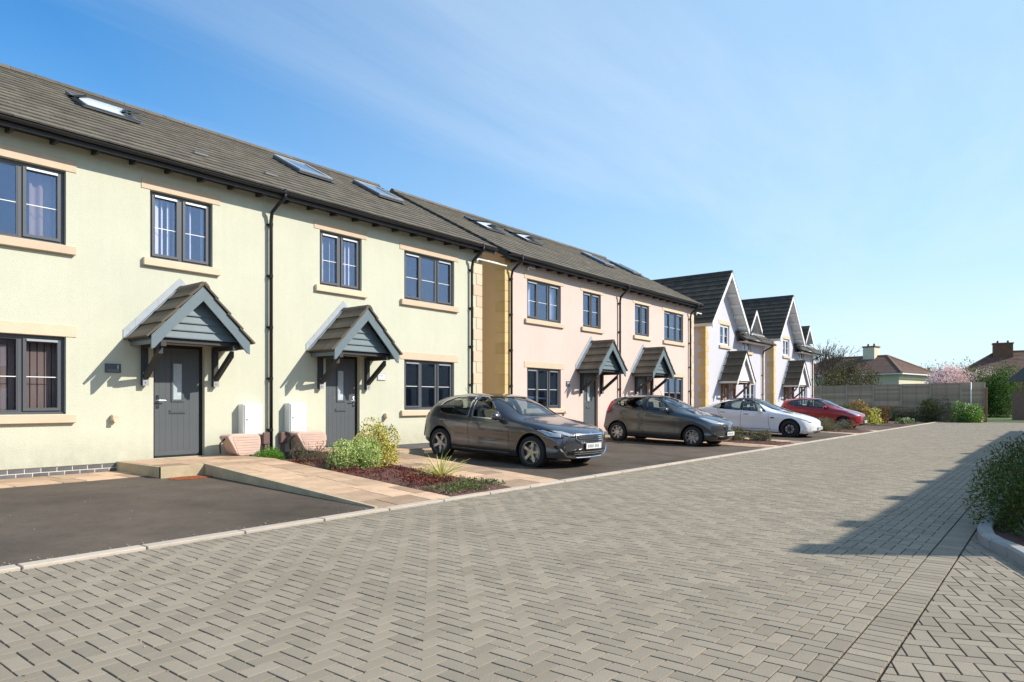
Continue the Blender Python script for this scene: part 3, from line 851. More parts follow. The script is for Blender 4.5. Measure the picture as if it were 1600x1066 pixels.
def rooflight(roof, x0, x1, s0, s1, op):
    cs, sn = math.cos(R(PT)), math.sin(R(PT))
    P = lambda x, s, n: Vector((x, EY+s*cs-n*sn, EZ+s*sn+n*cs))
    Xv = Vector((1,0,0)); Sv = Vector((0,cs,sn)); Nv = Vector((0,-sn,cs))
    f = MB(); t = .07; w = x1-x0; h = s1-s0
    def bx(mb, a, b, c, d, n0, n1): mb.obox(P(a,c,n0), Xv*(b-a), Sv*(d-c), Nv*(n1-n0))
    for q in ((x0,x1,s0,s0+t),(x0,x1,s1-t,s1),(x0,x0+t,s0+t,s1-t),(x1-t,x1,s0+t,s1-t)): bx(f, *q, .02, .085)
    bx(f, x0-.06, x1+.06, s0-.12, s0-.002, .045, .06)
    rl = mo('rooflight', f, M['anth'], roof)
    inner = MB(); bx(inner, x0+t, x1-t, s0+t, s1-t, -.02, .03); mo('rooflight_lining', inner, M['whitep'] if op else M['room'], rl)
    if op:                                         # centre-pivot sash tilted open
        c = P((x0+x1)/2, (s0+s1)/2, .09); an = R(op)
        S2 = Sv*math.cos(an)+Nv*math.sin(an)*-1; N2 = Nv*math.cos(an)+Sv*math.sin(an)
    else:
        c = P((x0+x1)/2, (s0+s1)/2, .088); S2, N2 = Sv, Nv
    hw, hh = w/2, h/2
    sh_ = MB()
    def b2(mb, a, b, cc, d, n0, n1): mb.obox(c+Xv*a+S2*cc+N2*n0, Xv*(b-a), S2*(d-cc), N2*(n1-n0))
    for q in ((-hw,hw,-hh,-hh+t),(-hw,hw,hh-t,hh),(-hw,-hw+t,-hh+t,hh-t),(hw-t,hw,-hh+t,hh-t)): b2(sh_, *q, 0, .04)
    mo('sash', sh_, M['lead'] if not op else M['anth'], rl)
    pn = MB(); b2(pn, -hw+t, hw-t, -hh+t, hh-t, .012, .022); mo('pane', pn, M['roofpane'], rl)

GL = [(3.9, 4.75, 1, 2, 0)]

half_house(cg, -1, 'green', 'rendered_house', 'pale green rendered house end with number 1 plaque, nearest the camera', [(5.25, 6.3, 3.1, 4.3, 13)],
           dict(bricks=True, handle=-1, blinds=('vertical', 'curtain', 'half'), vents=(6.6,)))
half_house(cg, 1, 'green', 'rendered_house', 'pale green rendered house beside the narrow gap, variegated shrubs before its door', [(10.1, 11.1, 3.05, 4.4, 0), (12.7, 13.6, 3.05, 4.4, 0)],
           dict(party_pipe=True, outer_pipe=True, quoins=True, handle=1, blinds=('vertical', 'none', 'none'), vents=(8.15,)))
half_house(cp, -1, 'pink', 'rendered_house', 'pink rendered house with yellow quoins along the narrow gap', [(17.4, 18.4, 3.1, 4.3, 14), (19.6, 20.6, 3.1, 4.3, 14)],
           dict(outer_pipe=True, quoins=True, qm='quoin_y', handle=-1, blinds=('none', 'curtain', 'none')))
half_house(cp, 1, 'pink', 'rendered_house', 'pink rendered house next to the white gabled house', [(24.9, 25.7, 3.0, 4.35, 0), (27.3, 28.1, 3.0, 4.35, 0)],
           dict(party_pipe=True, outer_pipe=True, quoins=True, handle=1, blinds=('none', 'none', 'none')))

# ---- wall fittings (each fixed to the wall but a separate thing one could unscrew)
def fit(name, mb, m, label, cat, loc, group=None, b=0):
    me = mb.mesh(name, M[m])
    if b: bev(me, b)
    o = ob(name, me, None, loc); return tag(o, label, cat, group)
for gx, gz0, lab in ((7.13, .70, 'white wall meter cabinet beside the number 1 door'), (8.16, .72, 'white wall meter cabinet past the downpipe, by the second grey door')):
    t_ = thing('meter_cabinet', lab, 'meter box', (gx, WY, gz0))
    m_ = bev(B(0, .42, -.20, -.002, 0, .62).mesh('cabinet', M['white']), .015); ob('cabinet', m_, t_)
    ob('cabinet_door', bev(B(.026, .394, -.214, -.2016, .026, .594).mesh('cabinet_door', M['white']), .005), t_)
    mo('door_seam', B(.018, .402, -.2015, -.2003, .018, .602), M['lead'], t_); lk = MB(); lk.tube([(.07,-.2145,.31),(.07,-.219,.31)], .016, 10); mo('lock', lk, M['blackp'], t_)
    p_ = MB(); p_.tube([(.33,-.08,-.002),(.33,-.08,-.36)], .022, 8); mo('supply_pipe', p_, M['white'], t_, smooth=True)
for gx, lab in ((7.62, 'small brown box on the wall left of the dark downpipe'), (8.02, 'small brown box on a post behind the heather')):
    t_ = thing('cable_box', lab, 'utility box', (gx, WY, .50))
    ob('box_body', bev(B(0, .15, -.11, -.002, 0, .24).mesh('box_body', M['brownbox']), .012), t_)
    mo('box_stem', B(.045, .105, -.09, -.03, -.3, -.001), M['brownbox'], t_)
for gx, gz0, lab in ((4.80, 1.03, 'pale vent cap low on the green wall between window and number 1 door'), (10.85, .98, 'pale vent cap low on the green wall beside the shrubs')):
    t_ = thing('vent_cap', lab, 'vent', (gx, WY, gz0))
    ob('cap', bev(B(0, .11, -.10, -.002, 0, .11).mesh('cap', M['stone']), .015), t_); mo('spout', B(.02, .09, -.12, -.101, -.01, .03), M['stone'], t_)
# number plaques
t_ = thing('house_plaque', 'dark plaque with white number 1 on the green wall', 'house sign', (4.72, WY, 1.86))
mo('plate', B(0, .25, -.02, -.002, 0, .155), M['anth'], t_)
def text(s, size, m, parent, loc, name='lettering'):
    cu = bpy.data.curves.new(name, 'FONT'); cu.body = s; cu.size = size; cu.extrude = .0015
    o = bpy.data.objects.new(name, cu); C.objects.link(o)
    dg = bpy.context.evaluated_depsgraph_get(); me = bpy.data.meshes.new_from_object(o.evaluated_get(dg))
    bpy.data.objects.remove(o); me.materials.clear(); me.materials.append(M[m])
    return ob(name, me, parent, loc, (R(90), 0, 0))
text('1', .10, 'white', t_, (.175, -.022, .065))
mo('address_line', B(.03, .22, -.0215, -.0205, .045, .050), M['lead'], t_); mo('address_line', B(.03, .22, -.0215, -.0205, .025, .030), M['lead'], t_)
t_ = thing('house_plaque', 'pale framed plaque on the green wall by the second porch', 'house sign', (10.66, WY, 1.88))
mo('plate', B(0, .25, -.02, -.002, 0, .17), M['lead'], t_); mo('inset', B(.02, .23, -.024, -.0205, .02, .15), M['white'], t_)
mo('address_line', B(.04, .17, -.026, -.0245, .09, .12), M['lead'], t_); mo('address_line', B(.04, .15, -.026, -.0245, .05, .065), M['lead'], t_)
t_ = thing('house_plaque', 'small dark plaque on the pink wall beside its first porch', 'house sign', (18.62, WY, 1.88)); mo('plate', B(0, .2, -.02, -.002, 0, .17), M['anth'], t_); mo('inset', B(.03,.17,-.024,-.0205,.09,.14), M['lead'], t_)
t_ = thing('house_plaque', 'pale plaque on the pink wall between second porch and window', 'house sign', (25.0, WY, 1.88)); mo('plate', B(0, .2, -.02, -.002, 0, .17), M['stone'], t_); mo('inset', B(.03,.17,-.024,-.0205,.03,.14), M['white'], t_)
tag(ob('vent_cap', bev(B(0,.11,-.1,-.002,0,.11).mesh('vent_cap', M['stone']), .015), None, (18.45, WY, .98)), 'pale vent cap low on the pink wall', 'vent')
# white boxed gutter ends between the pairs
for (x0_, x1_, y_, z_, lab) in ((14.12, 15.40, -.10, 5.30, 'long white pipe under the eaves across the narrow gap'), (16.5, 16.85, -.05, 5.45, 'short white pipe stub under the pink eaves'), (28.75, 29.25, -.1, 5.30, 'white pipe stub at the far pink corner')):
    m_ = MB(); m_.tube([(x0_,0,-.08),(x0_,0,.0),(x0_+.05,0,.03),(x1_,0,.03)], .03, 8)
    o_ = mo('overflow_pipe', m_, M['white'], None, (0, WY+y_, z_), smooth=True); tag(o_, lab, 'pipe')

# ---- white gabled houses
def white_house(cx, name, label):
    rt = thing(name, label, 'house', (cx, WY, 0))      # cx: gable centre line
    GH, ang = 1.95, 48.0; tn = math.tan(R(ang)); EZ2 = 5.02; oh = .40; yo = -.47
    AP = EZ2+(GH+oh)*tn-.04
    wx = 6.1
    mb = MB(); h1 = (-.24, .95, 4.10, 5.11)
    dr_ = (.25, 1.2, .32, 2.38)
    h2 = (2.85, 4.65, 1.15, 2.40); h3 = (2.75, 4.0, 3.98, 4.93)
    wall_holes(mb, -GH, GH, .0, EZ2+.35, [h1, dr_])
    zt = EZ2+.35; xi = (AP-.1-zt)/tn
    mb.add([(-xi,0,zt),(xi,0,zt),(0,0,AP-.1)], [(0,1,2)])
    wall_holes(mb, GH, wx, .0, 5.0, [h2, h3])
    mb.add([(-GH,0,0),(-GH,9,0),(-GH,9,zt),(-GH,0,zt)], [(3,2,1,0)])
    mb.add([(wx,0,0),(wx,7,0),(wx,7,4.5),(wx,0,4.5)], [(0,1,2,3)])
    mb.add([(wx,0,4.5),(wx,7,4.5),(wx,3.5,7.3)], [(0,1,2)])
    mb.add([(-GH,9,0),(wx,9,0),(wx,9,4.5),(-GH,9,4.5)], [(3,2,1,0)])
    mo('wall', mb, M['lilac'], rt)
    it = MB(); it.box(-GH+.03, wx-.03, 3.0, 3.1, 0, 4.4); it.box(-GH+.03, wx-.03, .15, 3.0, 2.8, 2.95); mo('interior_walls', it, M['room'], rt)
    window(rt, *h1, 2, fm='white', bars=1); lintel(rt, h1[0], h1[1], 5.113); sill(rt, h1[0], h1[1], 4.097)
    window(rt, *h2, 3, fm='white', bars=1); lintel(rt, h2[0], h2[1], 2.403); sill(rt, h2[0], h2[1], 1.147)
    window(rt, *h3, 2, fm='white', bars=1); sill(rt, h3[0], h3[1], 3.977)
    front_door(rt, *dr_, -1, dm='brownw', fm='whitep')
    # gable roof running back
    def slope(mb, s, y0, y1, n0, n1, xo=None):
        xo = (GH+oh) if xo is None else xo
        a = Vector((s*xo, y0, AP-xo*tn)); b = Vector((0, y0, AP)); nn = Vector((s*math.sin(R(ang)),0,math.cos(R(ang))))
        mb.prism([a+nn*n0, b+Vector((0,0,n0/math.cos(R(ang)))), b+Vector((0,0,n1/math.cos(R(ang)))), a+nn*n1], (0,y1-y0,0))
    dk = MB()
    for s in (-1, 1): slope(dk, s, yo, 9.4, -.12, -.02)
    roof = mo('roof', dk, M['whitep'], rt)
    tl = MB(); cs, sn = math.cos(R(ang)), math.sin(R(ang)); L_ = (GH+oh)/cs+.05; n = 11; gg = L_/n; rr = random.Random(5)
    for s in (-1, 1):
        for j in range(n):
            y = yo-.05-(.16 if j % 2 else 0)
            while y < 9.3:
                ya = max(y, yo-.05); yb = y+.33
                if yb-ya > .03:
                    base = Vector((s*cs*(L_-j*gg), 0, AP-sn*(L_-j*gg))); U_ = Vector((-s*cs,0,sn)); Nn = Vector((s*sn,0,cs)); l = rr.uniform(-.003,.003)
                    q = [base+U_*u+Nn*n_+Vector((0,yy,0)) for (u, n_) in ((0,.0),(0,.045+l),(gg+.03,.018),(gg+.03,-.005)) for yy in (ya+.003, yb-.003)]
                    fs = [(0,1,3,2),(2,3,5,4),(0,2,4,6),(1,7,5,3)]
                    if s < 0: fs = [tuple(reversed(f)) for f in fs]
                    tl.add(q, fs)
                y += .33
    mo('roof_tiles', tl, M['tile_d'], roof, kind='stuff')
    rg = MB(); rg.prism([(-.12,yo-.05,AP-.06),(-.06,yo-.05,AP+.05),(.06,yo-.05,AP+.05),(.12,yo-.05,AP-.06)], (0,9.8,0)); mo('ridge_tiles', rg, M['tile_d'], roof)
    for s in (-1, 1):
        m = MB(); xo = GH+oh; o = Vector((0, yo-.045, 0))
        m.prism([o+Vector((0,0,AP-.0)), o+Vector((s*xo,0,AP-xo*tn)), o+Vector((s*xo,0,AP-xo*tn-.26)), o+Vector((s*(xo-.12),0,AP-(xo-.12)*tn-.25)), o+Vector((0,0,AP-.25))], (0,.035,0))
        mo('bargeboard', m, M['whitep'], roof)
        m = MB(); m.box(s*(GH+.02), s*(GH+oh), yo+.02, 9.2, AP-(GH+oh)*tn-.16, AP-(GH+oh)*tn-.13); mo('soffit_board', m, M['whitep'], roof)
        mo('eaves_fascia', B(s*(GH+oh-.03), s*(GH+oh), yo+.02, 9.2, AP-(GH+oh)*tn-.128, AP-(GH+oh)*tn-.02), M['whitep'], roof)
        for k in range(5):                                        # lookout timbers under the verge
            u = .25+k*.44; x_ = s*u; zz = AP-u*tn-.17
            m = MB(); m.obox((x_-.035*s, yo, zz-.11), (.07*s,0,-.07*tn), (0,-yo-.003,0), (0,0,.09)); mo('lookout', m, M['whitep'], roof)
    # wing roof with through-eaves dormer
    an2 = 39; t2 = math.tan(R(an2)); we = 4.55
    dk = MB(); dk.prism([(GH-.2,yo,we-.02),(wx+.2,yo,we-.02),(wx+.2,3.5,we+(3.5-yo)*t2-.02),(GH-.2,3.5,we+(3.5-yo)*t2-.02)], (0,0,-.1))
    dk.prism([(GH-.2,3.5,we+(3.5-yo)*t2-.02),(wx+.2,3.5,we+(3.5-yo)*t2-.02),(wx+.2,7.47,we-.02),(GH-.2,7.47,we-.02)], (0,0,-.1))
    r2 = mo('wing_roof', dk, M['dark_paint'], rt)
    tl = MB(); roof_tiles(tl, GH-.2, wx+.2, yo-.05, we-.05, t2, 3.5, rr=rr, hole=lambda x, s: (2.45 < x < 4.25) and s < 2.2); mo('roof_tiles', tl, M['tile_d'], r2, kind='stuff')
    m = MB(); m.tube([(GH+.4,yo-.06,we-.06),(wx+.2,yo-.06,we-.06)], .055, 8); mo('gutter', m, M['blackp'], r2, smooth=True)
    mo('soffit_board', B(GH+.02, wx, yo+.02, -.002, we-.14, we-.125), M['whitep'], r2)
    dx = 3.35; dh = .80; dt = math.tan(R(50)); da = 6.10
    m = MB()
    for s in (-1, 1):
        m.prism([(dx,yo-.02,da-.02),(dx+s*dh,yo-.02,da-.02-dh*dt),(dx+s*dh,yo-.02,da-.10-dh*dt),(dx,yo-.02,da-.12)], (0,3.0,0))
    dm_ = mo('dormer', m, M['whitep'], rt)
    tl = MB(); cs, sn = math.cos(R(50)), math.sin(R(50)); L_ = dh/cs+.04
    for s in (-1, 1):
        for j in range(4):
            gg = L_/4
            y = yo-.05
            while y < 2.4:
                base = Vector((dx+s*cs*(L_-j*gg), 0, da-sn*(L_-j*gg))); U_ = Vector((-s*cs,0,sn)); Nn = Vector((s*sn,0,cs))
                q = [base+U_*u+Nn*n_+Vector((0,yy,0)) for (u, n_) in ((0,.0),(0,.042),(gg+.03,.018),(gg+.03,-.005)) for yy in (y+.003, y+.297)]
                fs = [(0,1,3,2),(2,3,5,4),(0,2,4,6),(1,7,5,3)]
                if s < 0: fs = [tuple(reversed(f)) for f in fs]
                tl.add(q, fs); y += .3
    mo('roof_tiles', tl, M['tile_d'], dm_, kind='stuff')
    for s in (-1, 1):
        m = MB(); m.prism([(dx,yo-.06,da),(dx+s*(dh+.03),yo-.06,da-(dh+.03)*dt),(dx+s*(dh+.03),yo-.06,da-(dh+.03)*dt-.2),(dx+s*(dh-.07),yo-.06,da-(dh-.07)*dt-.19),(dx,yo-.06,da-.19)], (0,.035,0)); mo('bargeboard', m, M['whitep'], dm_)
    m = MB(); m.prism([(dx-dh+.12,-.003,5.0),(dx+dh-.12,-.003,5.0),(dx,-.003,da-.12)], (0,.06,0)); m.box(dx-dh+.12, dx-dh+.2, -.003, 1.2, 4.5, 5.05); m.box(dx+dh-.2, dx+dh-.12, -.003, 1.2, 4.5, 5.05); mo('dormer_wall', m, M['lilac'], dm_)
    canopy(rt, .72, hw=1.2, apex=3.80, ang=50, dep=.92, paint='whitep', frame='whitep', tile='tile_d', boards=False, bracket='brownw', half=.80, zbot=1.45)
    quoins(rt, -GH, .33, 4.9, 1, 'quoin_y'); quoins(rt, wx, .33, 4.4, -1, 'stone')
    downpipe(rt, wx-.35, we-.05, .2, yo-.06, -.3)
    return rt
white_house(31.9, 'gabled_house', 'white gabled house next to the pink house, behind the white saloon')
white_house(41.45, 'gabled_house', 'white gabled house at the far end of the row, behind the red hatchback')

# ---- houses across the street: their eaves cast the long shadow on the paving
def opposite(x0, x1, ye, he, label, shadow_teeth, skew=0.0, depth=8.5, dz=2.2):
    rt = thing('opposite_house', label, 'house', ((x0+x1)/2, ye-.4, 0)); ox, oy = (x0+x1)/2, ye-.4
    F = lambda x, y, z: (x-ox, y-oy, z)
    yb = ye-depth; yw = ye-.4
    xl = x0+.45; xb = x0+.45+skew
    m = MB(); m.prism([F(xl,yw,0),F(x1-.3,yw,0),F(x1-.3,yb,0),F(xb,yb,0)], (0,0,he-.05)); mo('wall', m, M['cream'], rt)
    m = MB(); ym = (ye+yb)/2
    A, B_, C_, D_ = F(x0,ye,he), F(x1,ye,he), F(x1,yb,he), F(x0+skew,yb,he)
    r1_, r2_ = F(x0+skew/2+2.6,ym,he+dz), F(x1-2.6,ym,he+dz)
    m.add([A,B_,C_,D_,r1_,r2_], [(0,1,5,4),(1,2,5),(2,3,4,5),(3,0,4),(3,2,1,0)]); mo('roof', m, M['rtile'], rt)
    for h_ in shadow_teeth:  # plain boxes added along the eaves to cast the shadow's toothed edge
        mo('eaves_shadow_box', B(h_-ox-.2, h_-ox+.25, ye-oy, ye-oy+.17, he-.25, he+.03), M['dark_paint'], rt)
    fr = MB()
    k = x0+2
    while k < x1-2:
        fr.box(k-ox, k-ox+1.2, .001, .03, 1.0, 2.2); fr.box(k-ox, k-ox+1.2, .001, .03, 3.6, 4.7); k += 2.7
    mo('windows', fr, M['anth'], rt)
    return rt
SX, SY = SUNV.x/SUNV.z, -SUNV.y/SUNV.z
he = 5.5
ye = 1.72-SY*he
opposite(6.40+SX*he, 17.9+SX*he, ye, he, 'cream house across the street whose eaves shade the paving by the kerbed bed', [v+SX*he for v in (6.60, 8.25, 10.9, 13.4, 15.8)], skew=6.0)
opposite(17.9+SX*he+.02, 40+SX*he, ye+.12, he, 'longer cream house across the street shading the far paving', [v+SX*he for v in (21.5, 25.5, 29.5, 33.5)])
for gx, lab in ((12.2, 'red brick gabled house across the street, reflected in the nearest lower window'), (3.2, 'red brick gabled house across the street, behind the camera'), (-6, 'red brick gabled house across the street, furthest behind the camera')):
    rt = thing('gabled_house', lab, 'house', (gx, -16, 0))
    mo('wall', B(-3.6, 3.6, -5, 0, 0, 4.6), M['redbrick'], rt)
    m = MB(); m.prism([(-4,.4,4.4),(4,.4,4.4),(0,.4,7.4)], (0,-6,0)); mo('roof', m, M['rtile'], rt)
    m = MB(); [m.box(a, a+1.3, .001, .04, z, z+1.1) for a in (-2.6, 1.2) for z in (1.0, 3.2)]; mo('windows', m, M['white'], rt)

# ------------------------------------------------------------------ end fence on a low rubble wall
FX = 56.5
fn = thing('timber_fence', 'long weathered timber panel fence closing the far end of the paving', 'fence', (FX, 9, 0))
ys = [4.0, 5.35]
while ys[-1] < 17: ys.append(ys[-1]+1.83)
fb = {}
for k, (a, b) in enumerate(zip(ys, ys[1:])):
    top = 2.72-.010*(a-4)
    pan = mo('fence_panel', B(.03, .05, a-9+.05, b-9-.02, 1.02, top-.01), M['fence'], fn)
    n = 11; h = (top-1.0)/n
    for j in range(n):
        kk = (round(b-a, 2), round(h, 3))
        if kk not in fb:
            m = MB(); m.add([(0,0,0),(0,b-a-.07,0),(.012,b-a-.07,h+.01),(.012,0,h+.01),(.024,0,0),(.024,b-a-.07,0),(.024,b-a-.07,h+.01),(.024,0,h+.01)], [(0,3,2,1),(0,1,5,4),(3,7,6,2),(4,5,6,7),(0,4,7,3),(1,2,6,5)])
            fb[kk] = m.mesh('board', M['fence'])
        ob('board', fb[kk], pan, (0, a-9+.05, 1.0+j*h))
    mo('fence_post', B(-.03, .06, a-9-.03, a-9+.045, 0, top+.02), M['post'], fn)
rw = thing('rubble_wall', 'low rubble stone wall under the timber fence', 'wall', (FX-.12, 9, 0))
mo('core', B(.0, .14, -5.0, 9, 0, 1.0), M['sand'], rw)
m = MB(); rr = random.Random(9); z = .02
while z < .98:
    h = rr.uniform(.07, .13); y = -5.0
    while y < 8.9:
        w = rr.uniform(.15, .5); d = rr.uniform(.01, .05)
        m.box(-.02-d, .02, y+.008, min(y+w, 9)-.008, z+.006, z+h-.006); y += w
    z += h
mo('wall_stones', m, M['stonewall'], rw, kind='stuff')
# white pole and return fence end
tag(mo('white_pole', (lambda q: (q.tube([(0,0,0),(0,0,2.75)], .035, 8), q)[1])(MB()), M['white'], None, (FX-.35, 4.75, 0), smooth=True), 'thin white pole standing against the timber fence', 'pole')
gp = thing('gate_post', 'brown timber gate post at the free end of the fence', 'post', (FX-.1, 3.92, 0)); mo('post_shaft', B(-.07, .07, -.07, .07, 0, 2.3), M['brownw'], gp); mo('post_cap', B(-.09, .09, -.09, .09, 2.301, 2.36), M['fence'], gp)
# grass verge and brick wall at the far right
gm = MB(); gm.box(57.5, 90, -30, 30, -.05, .03); mo('grass_verge', gm, M['grass'], kind='structure')
bw = thing('garden_wall', 'red brown brick garden wall past the hedge opening', 'wall', (62, -1.0, 0))
mo('wall_core', B(.012, .22, -9, 1.55, 0, 2.3), M['mortar'], bw)
m = MB()
for r_ in range(30):
    y = -9-(.11 if r_ % 2 else 0)
    while y < 1.5:
        m.box(0, .02, max(y, -9)+.004, min(y+.215, 1.55)-.004, .01+r_*.076, .01+r_*.076+.066); y += .225
mo('bricks', m, M['redbrick'], bw, kind='stuff')
mo('coping', B(-.03, .25, -9, 1.57, 2.3, 2.36), M['post'], bw)

# ------------------------------------------------------------------ bungalows beyond
def bungalow(cx, cy, wx_, wy_, hw_, hr_, rl, chim, label, rz=0, wm='cream', rm='rtile', chm='cream', cs_=(.9, .9)):
    rt = thing('bungalow', label, 'house', (cx, cy, 0), rz)
    mb = MB(); hx, hy = wx_/2, wy_/2
    wall = mo('wall', B(-hx, hx, -hy, hy, 0, hw_), M[wm], rt)
    o = .45; zt = hw_-.05
    v = [(-hx-o,-hy-o,zt),(hx+o,-hy-o,zt),(hx+o,hy+o,zt),(-hx-o,hy+o,zt),(0,-rl,hr_),(0,rl,hr_)]
    f = [(0,1,4),(1,2,5,4),(2,3,5),(3,0,4,5)]
    m = MB(); m.add(v, f+[(3,2,1,0)]); roof = mo('roof', m, M[rm], rt)
    tl = MB()                                                     # tile courses as stepped strips
    n = 22
    for fi, fc in enumerate(f):
        P = [Vector(v[i]) for i in fc]
        if len(P) == 3: lo = (P[0], P[1]); hi = (P[2], P[2])
        else: lo = (P[0], P[1]); hi = (P[3], P[2])
        nn = (lo[1]-lo[0]).cross(hi[0]-lo[0]).normalized()
        for j in range(n):
            a, b = j/n, (j+1)/n
            q = [lo[0].lerp(hi[0], a)+nn*.05, lo[1].lerp(hi[1], a)+nn*.05, lo[1].lerp(hi[1], b)+nn*.02, lo[0].lerp(hi[0], b)+nn*.02]
            tl.add(q, [(0,1,2,3)]); tl.add([lo[0].lerp(hi[0], a), lo[1].lerp(hi[1], a), q[1], q[0]], [(0,1,2,3)])
    mo('roof_tiles', tl, M[rm], roof, kind='stuff')
    hp = MB()
    for a, b in ((0,4),(1,4),(2,5),(3,5),(4,5)): hp.tube([Vector(v[a])+Vector((0,0,.06)), Vector(v[b])+Vector((0,0,.06))], .11, 6)
    mo('hip_tiles', hp, M['redbrick' if rm == 'rtile' else rm], roof)
    gt = MB(); gt.box(-hx-o-.1,-hx-o,-hy-o,hy+o,zt-.12,zt-.01); gt.box(-hx-o-.1, hx+o,-hy-o-.1,-hy-o,zt-.12,zt-.01); mo('gutter', gt, M['whitep'], roof)
    for (x, y, h) in chim:
        ch = mo('chimney', B(x-cs_[0]/2, x+cs_[0]/2, y-cs_[1]/2, y+cs_[1]/2, hr_-1.6, hr_+h), M[chm], rt)
        mo('chimney_cap', B(x-cs_[0]/2-.07, x+cs_[0]/2+.07, y-cs_[1]/2-.07, y+cs_[1]/2+.07, hr_+h+.001, hr_+h+.14), M['chim'], ch)
        for dy in (-.2, .2):
            p = MB(); p.tube([(x, y+dy*cs_[1]*1.3, hr_+h+.14), (x, y+dy*cs_[1]*1.3, hr_+h+.42)], [.12, .09], 8); mo('chimney_pot', p, M['chim'], ch)
    for (y) in (-hy*.6, 0, hy*.6):
        w = mo('window', B(-hx-.03, -hx-.001, y-.7, y+.7, .95, 2.1), M['whitep'], rt); mo('pane', B(-hx-.04, -hx-.031, y-.62, y-.03, 1.02, 2.03), M['anth'], w); mo('pane', B(-hx-.04, -hx-.031, y+.03, y+.62, 1.02, 2.03), M['anth'], w)
    return rt
def at(u, Z):                                  # a point on the optical bearing of column u at depth Z
    X = (u-800)/1066.7*Z
    return (X*math.sin(HEAD)+Z*math.cos(HEAD), -X*math.cos(HEAD)+Z*math.sin(HEAD))
bx_, by_ = at(1342, 76)
bungalow(bx_, by_, 9, 11.8, 4.35, 6.35, 3.0, [(-.2, -1.4, 1.0)], 'cream bungalow with brown hipped roof behind the fence', R(-12), cs_=(1.3, 1.2))
bx_, by_ = at(1592, 80)
bungalow(bx_, by_, 11, 15, 3.6, 7.3, 2.2, [(-.6, 1.6, .9)], 'red roofed bungalow with broad brick chimney behind the hedge', R(8), wm='redbrick', chm='chim', cs_=(1.2, 1.9))

# ------------------------------------------------------------------ cars
def carpaint(name, col, metal=0.55, rough=0.28):
    m = mat(name, col, rough, metal=metal, var=0.0, coat=1.0)
    return m
M['car_grey'] = carpaint('graphite_metallic_paint', (0.092, 0.094, 0.108), .75, .28)
M['car_grey2'] = carpaint('warm_grey_metallic_paint', (0.092, 0.098, 0.108), .75, .28)
M['car_white'] = carpaint('white_paint', (0.78, 0.78, 0.80), 0.0, 0.3)
M['car_red'] = carpaint('deep_red_paint', (0.32, 0.012, 0.02), 0.3, 0.3)
M['car_glass'] = glass('car_glass', (0.52, 0.58, 0.54), 0.09)
M['car_screen'] = glass('windscreen_glass', (0.60, 0.66, 0.68), 0.14)
M['tyre'] = mat('tyre_rubber', (0.018, 0.018, 0.018), 0.85, var=0.1)
M['alloy'] = mat('alloy_wheel', (0.50, 0.50, 0.50), 0.3, metal=0.85, var=0.05)
M['alloy_d'] = mat('dark_alloy_wheel', (0.05, 0.05, 0.052), 0.4, metal=0.5, var=0.05)
M['lamp'] = mat('clear_headlamp', (0.42, 0.45, 0.48), 0.08, metal=0.4, var=0.15, vscale=14, coat=1.0)
M['tail'] = mat('red_tail_lamp', (0.55, 0.02, 0.015), 0.15, var=0, coat=1.0)
M['amber'] = mat('amber_lamp', (0.6, 0.2, 0.02), 0.2, var=0)
M['plate'] = mat('number_plate', (0.66, 0.66, 0.65), 0.4, var=0.02)
M['plate_mark'] = mat('number_plate_marks', (0.25, 0.26, 0.28), 0.5, var=0.3, vscale=30)
M['cabin'] = mat('cabin_trim', (0.03, 0.03, 0.032), 0.8, var=0.1)
M['seat'] = mat('seat_fabric', (0.035, 0.035, 0.038), 0.9, var=0.1)

def interp(pts, x):
    if x <= pts[0][0]: return pts[0][1]
    if x >= pts[-1][0]: return pts[-1][1]
    for i in range(len(pts)-1):
        if pts[i][0] <= x <= pts[i+1][0]:
            x0, y0 = pts[i]; x1, y1 = pts[i+1]; h = x1-x0; t = (x-x0)/h
            def sl(k):
                if k <= 0 or k >= len(pts)-1:
                    a, b = (pts[0], pts[1]) if k <= 0 else (pts[-2], pts[-1]); return (b[1]-a[1])/(b[0]-a[0])
                d0 = (pts[k][1]-pts[k-1][1])/(pts[k][0]-pts[k-1][0]); d1 = (pts[k+1][1]-pts[k][1])/(pts[k+1][0]-pts[k][0])
                return 0 if d0*d1 <= 0 else 2*d0*d1/(d0+d1)
            m0, m1 = sl(i)*h, sl(i+1)*h
            return (2*t**3-3*t*t+1)*y0+(t**3-2*t*t+t)*m0+(-2*t**3+3*t*t)*y1+(t**3-t*t)*m1

def car_section(cd, l, ins=0.0, N=26):
    L_ = cd['L']; W_ = cd['W']/2
    zt = interp(cd['top'], l)-ins; zb = interp(cd['bot'], l)+ins; belt = min(interp(cd['belt'], l), zt-.01)
    w = W_*interp(cd['plan'], l)-ins
    lo = [(0, zb), (.5*w, zb), (.86*w, zb+.005), (.955*w, zb+.05), (.985*w, zb+.13)]
    hh = belt-zb
    side = [(.993*w, zb+.24*hh+.03), (.985*w, zb+.38*hh), (.978*w, zb+.5*hh), (.99*w, zb+.64*hh), (1.0*w, zb+.76*hh), (.992*w, zb+.87*hh), (.972*w, zb+.96*hh), (.955*w, belt)]
    T = zt-belt
    up = []
    n = cd.get('n', 2.7); A = .955*w
    sh = cd.get('tumble', .36)
    for k in range(1, 13):
        th = (math.pi/2)*k/12
        c_ = max(0, math.cos(th))**(2/n); s_ = math.sin(th)**(2/n)
        z = belt+T*s_
        up.append((max(0, (A-sh*min(T*s_, .6))*c_), z))
    up[-1] = (0, zt)
    return lo+side+up

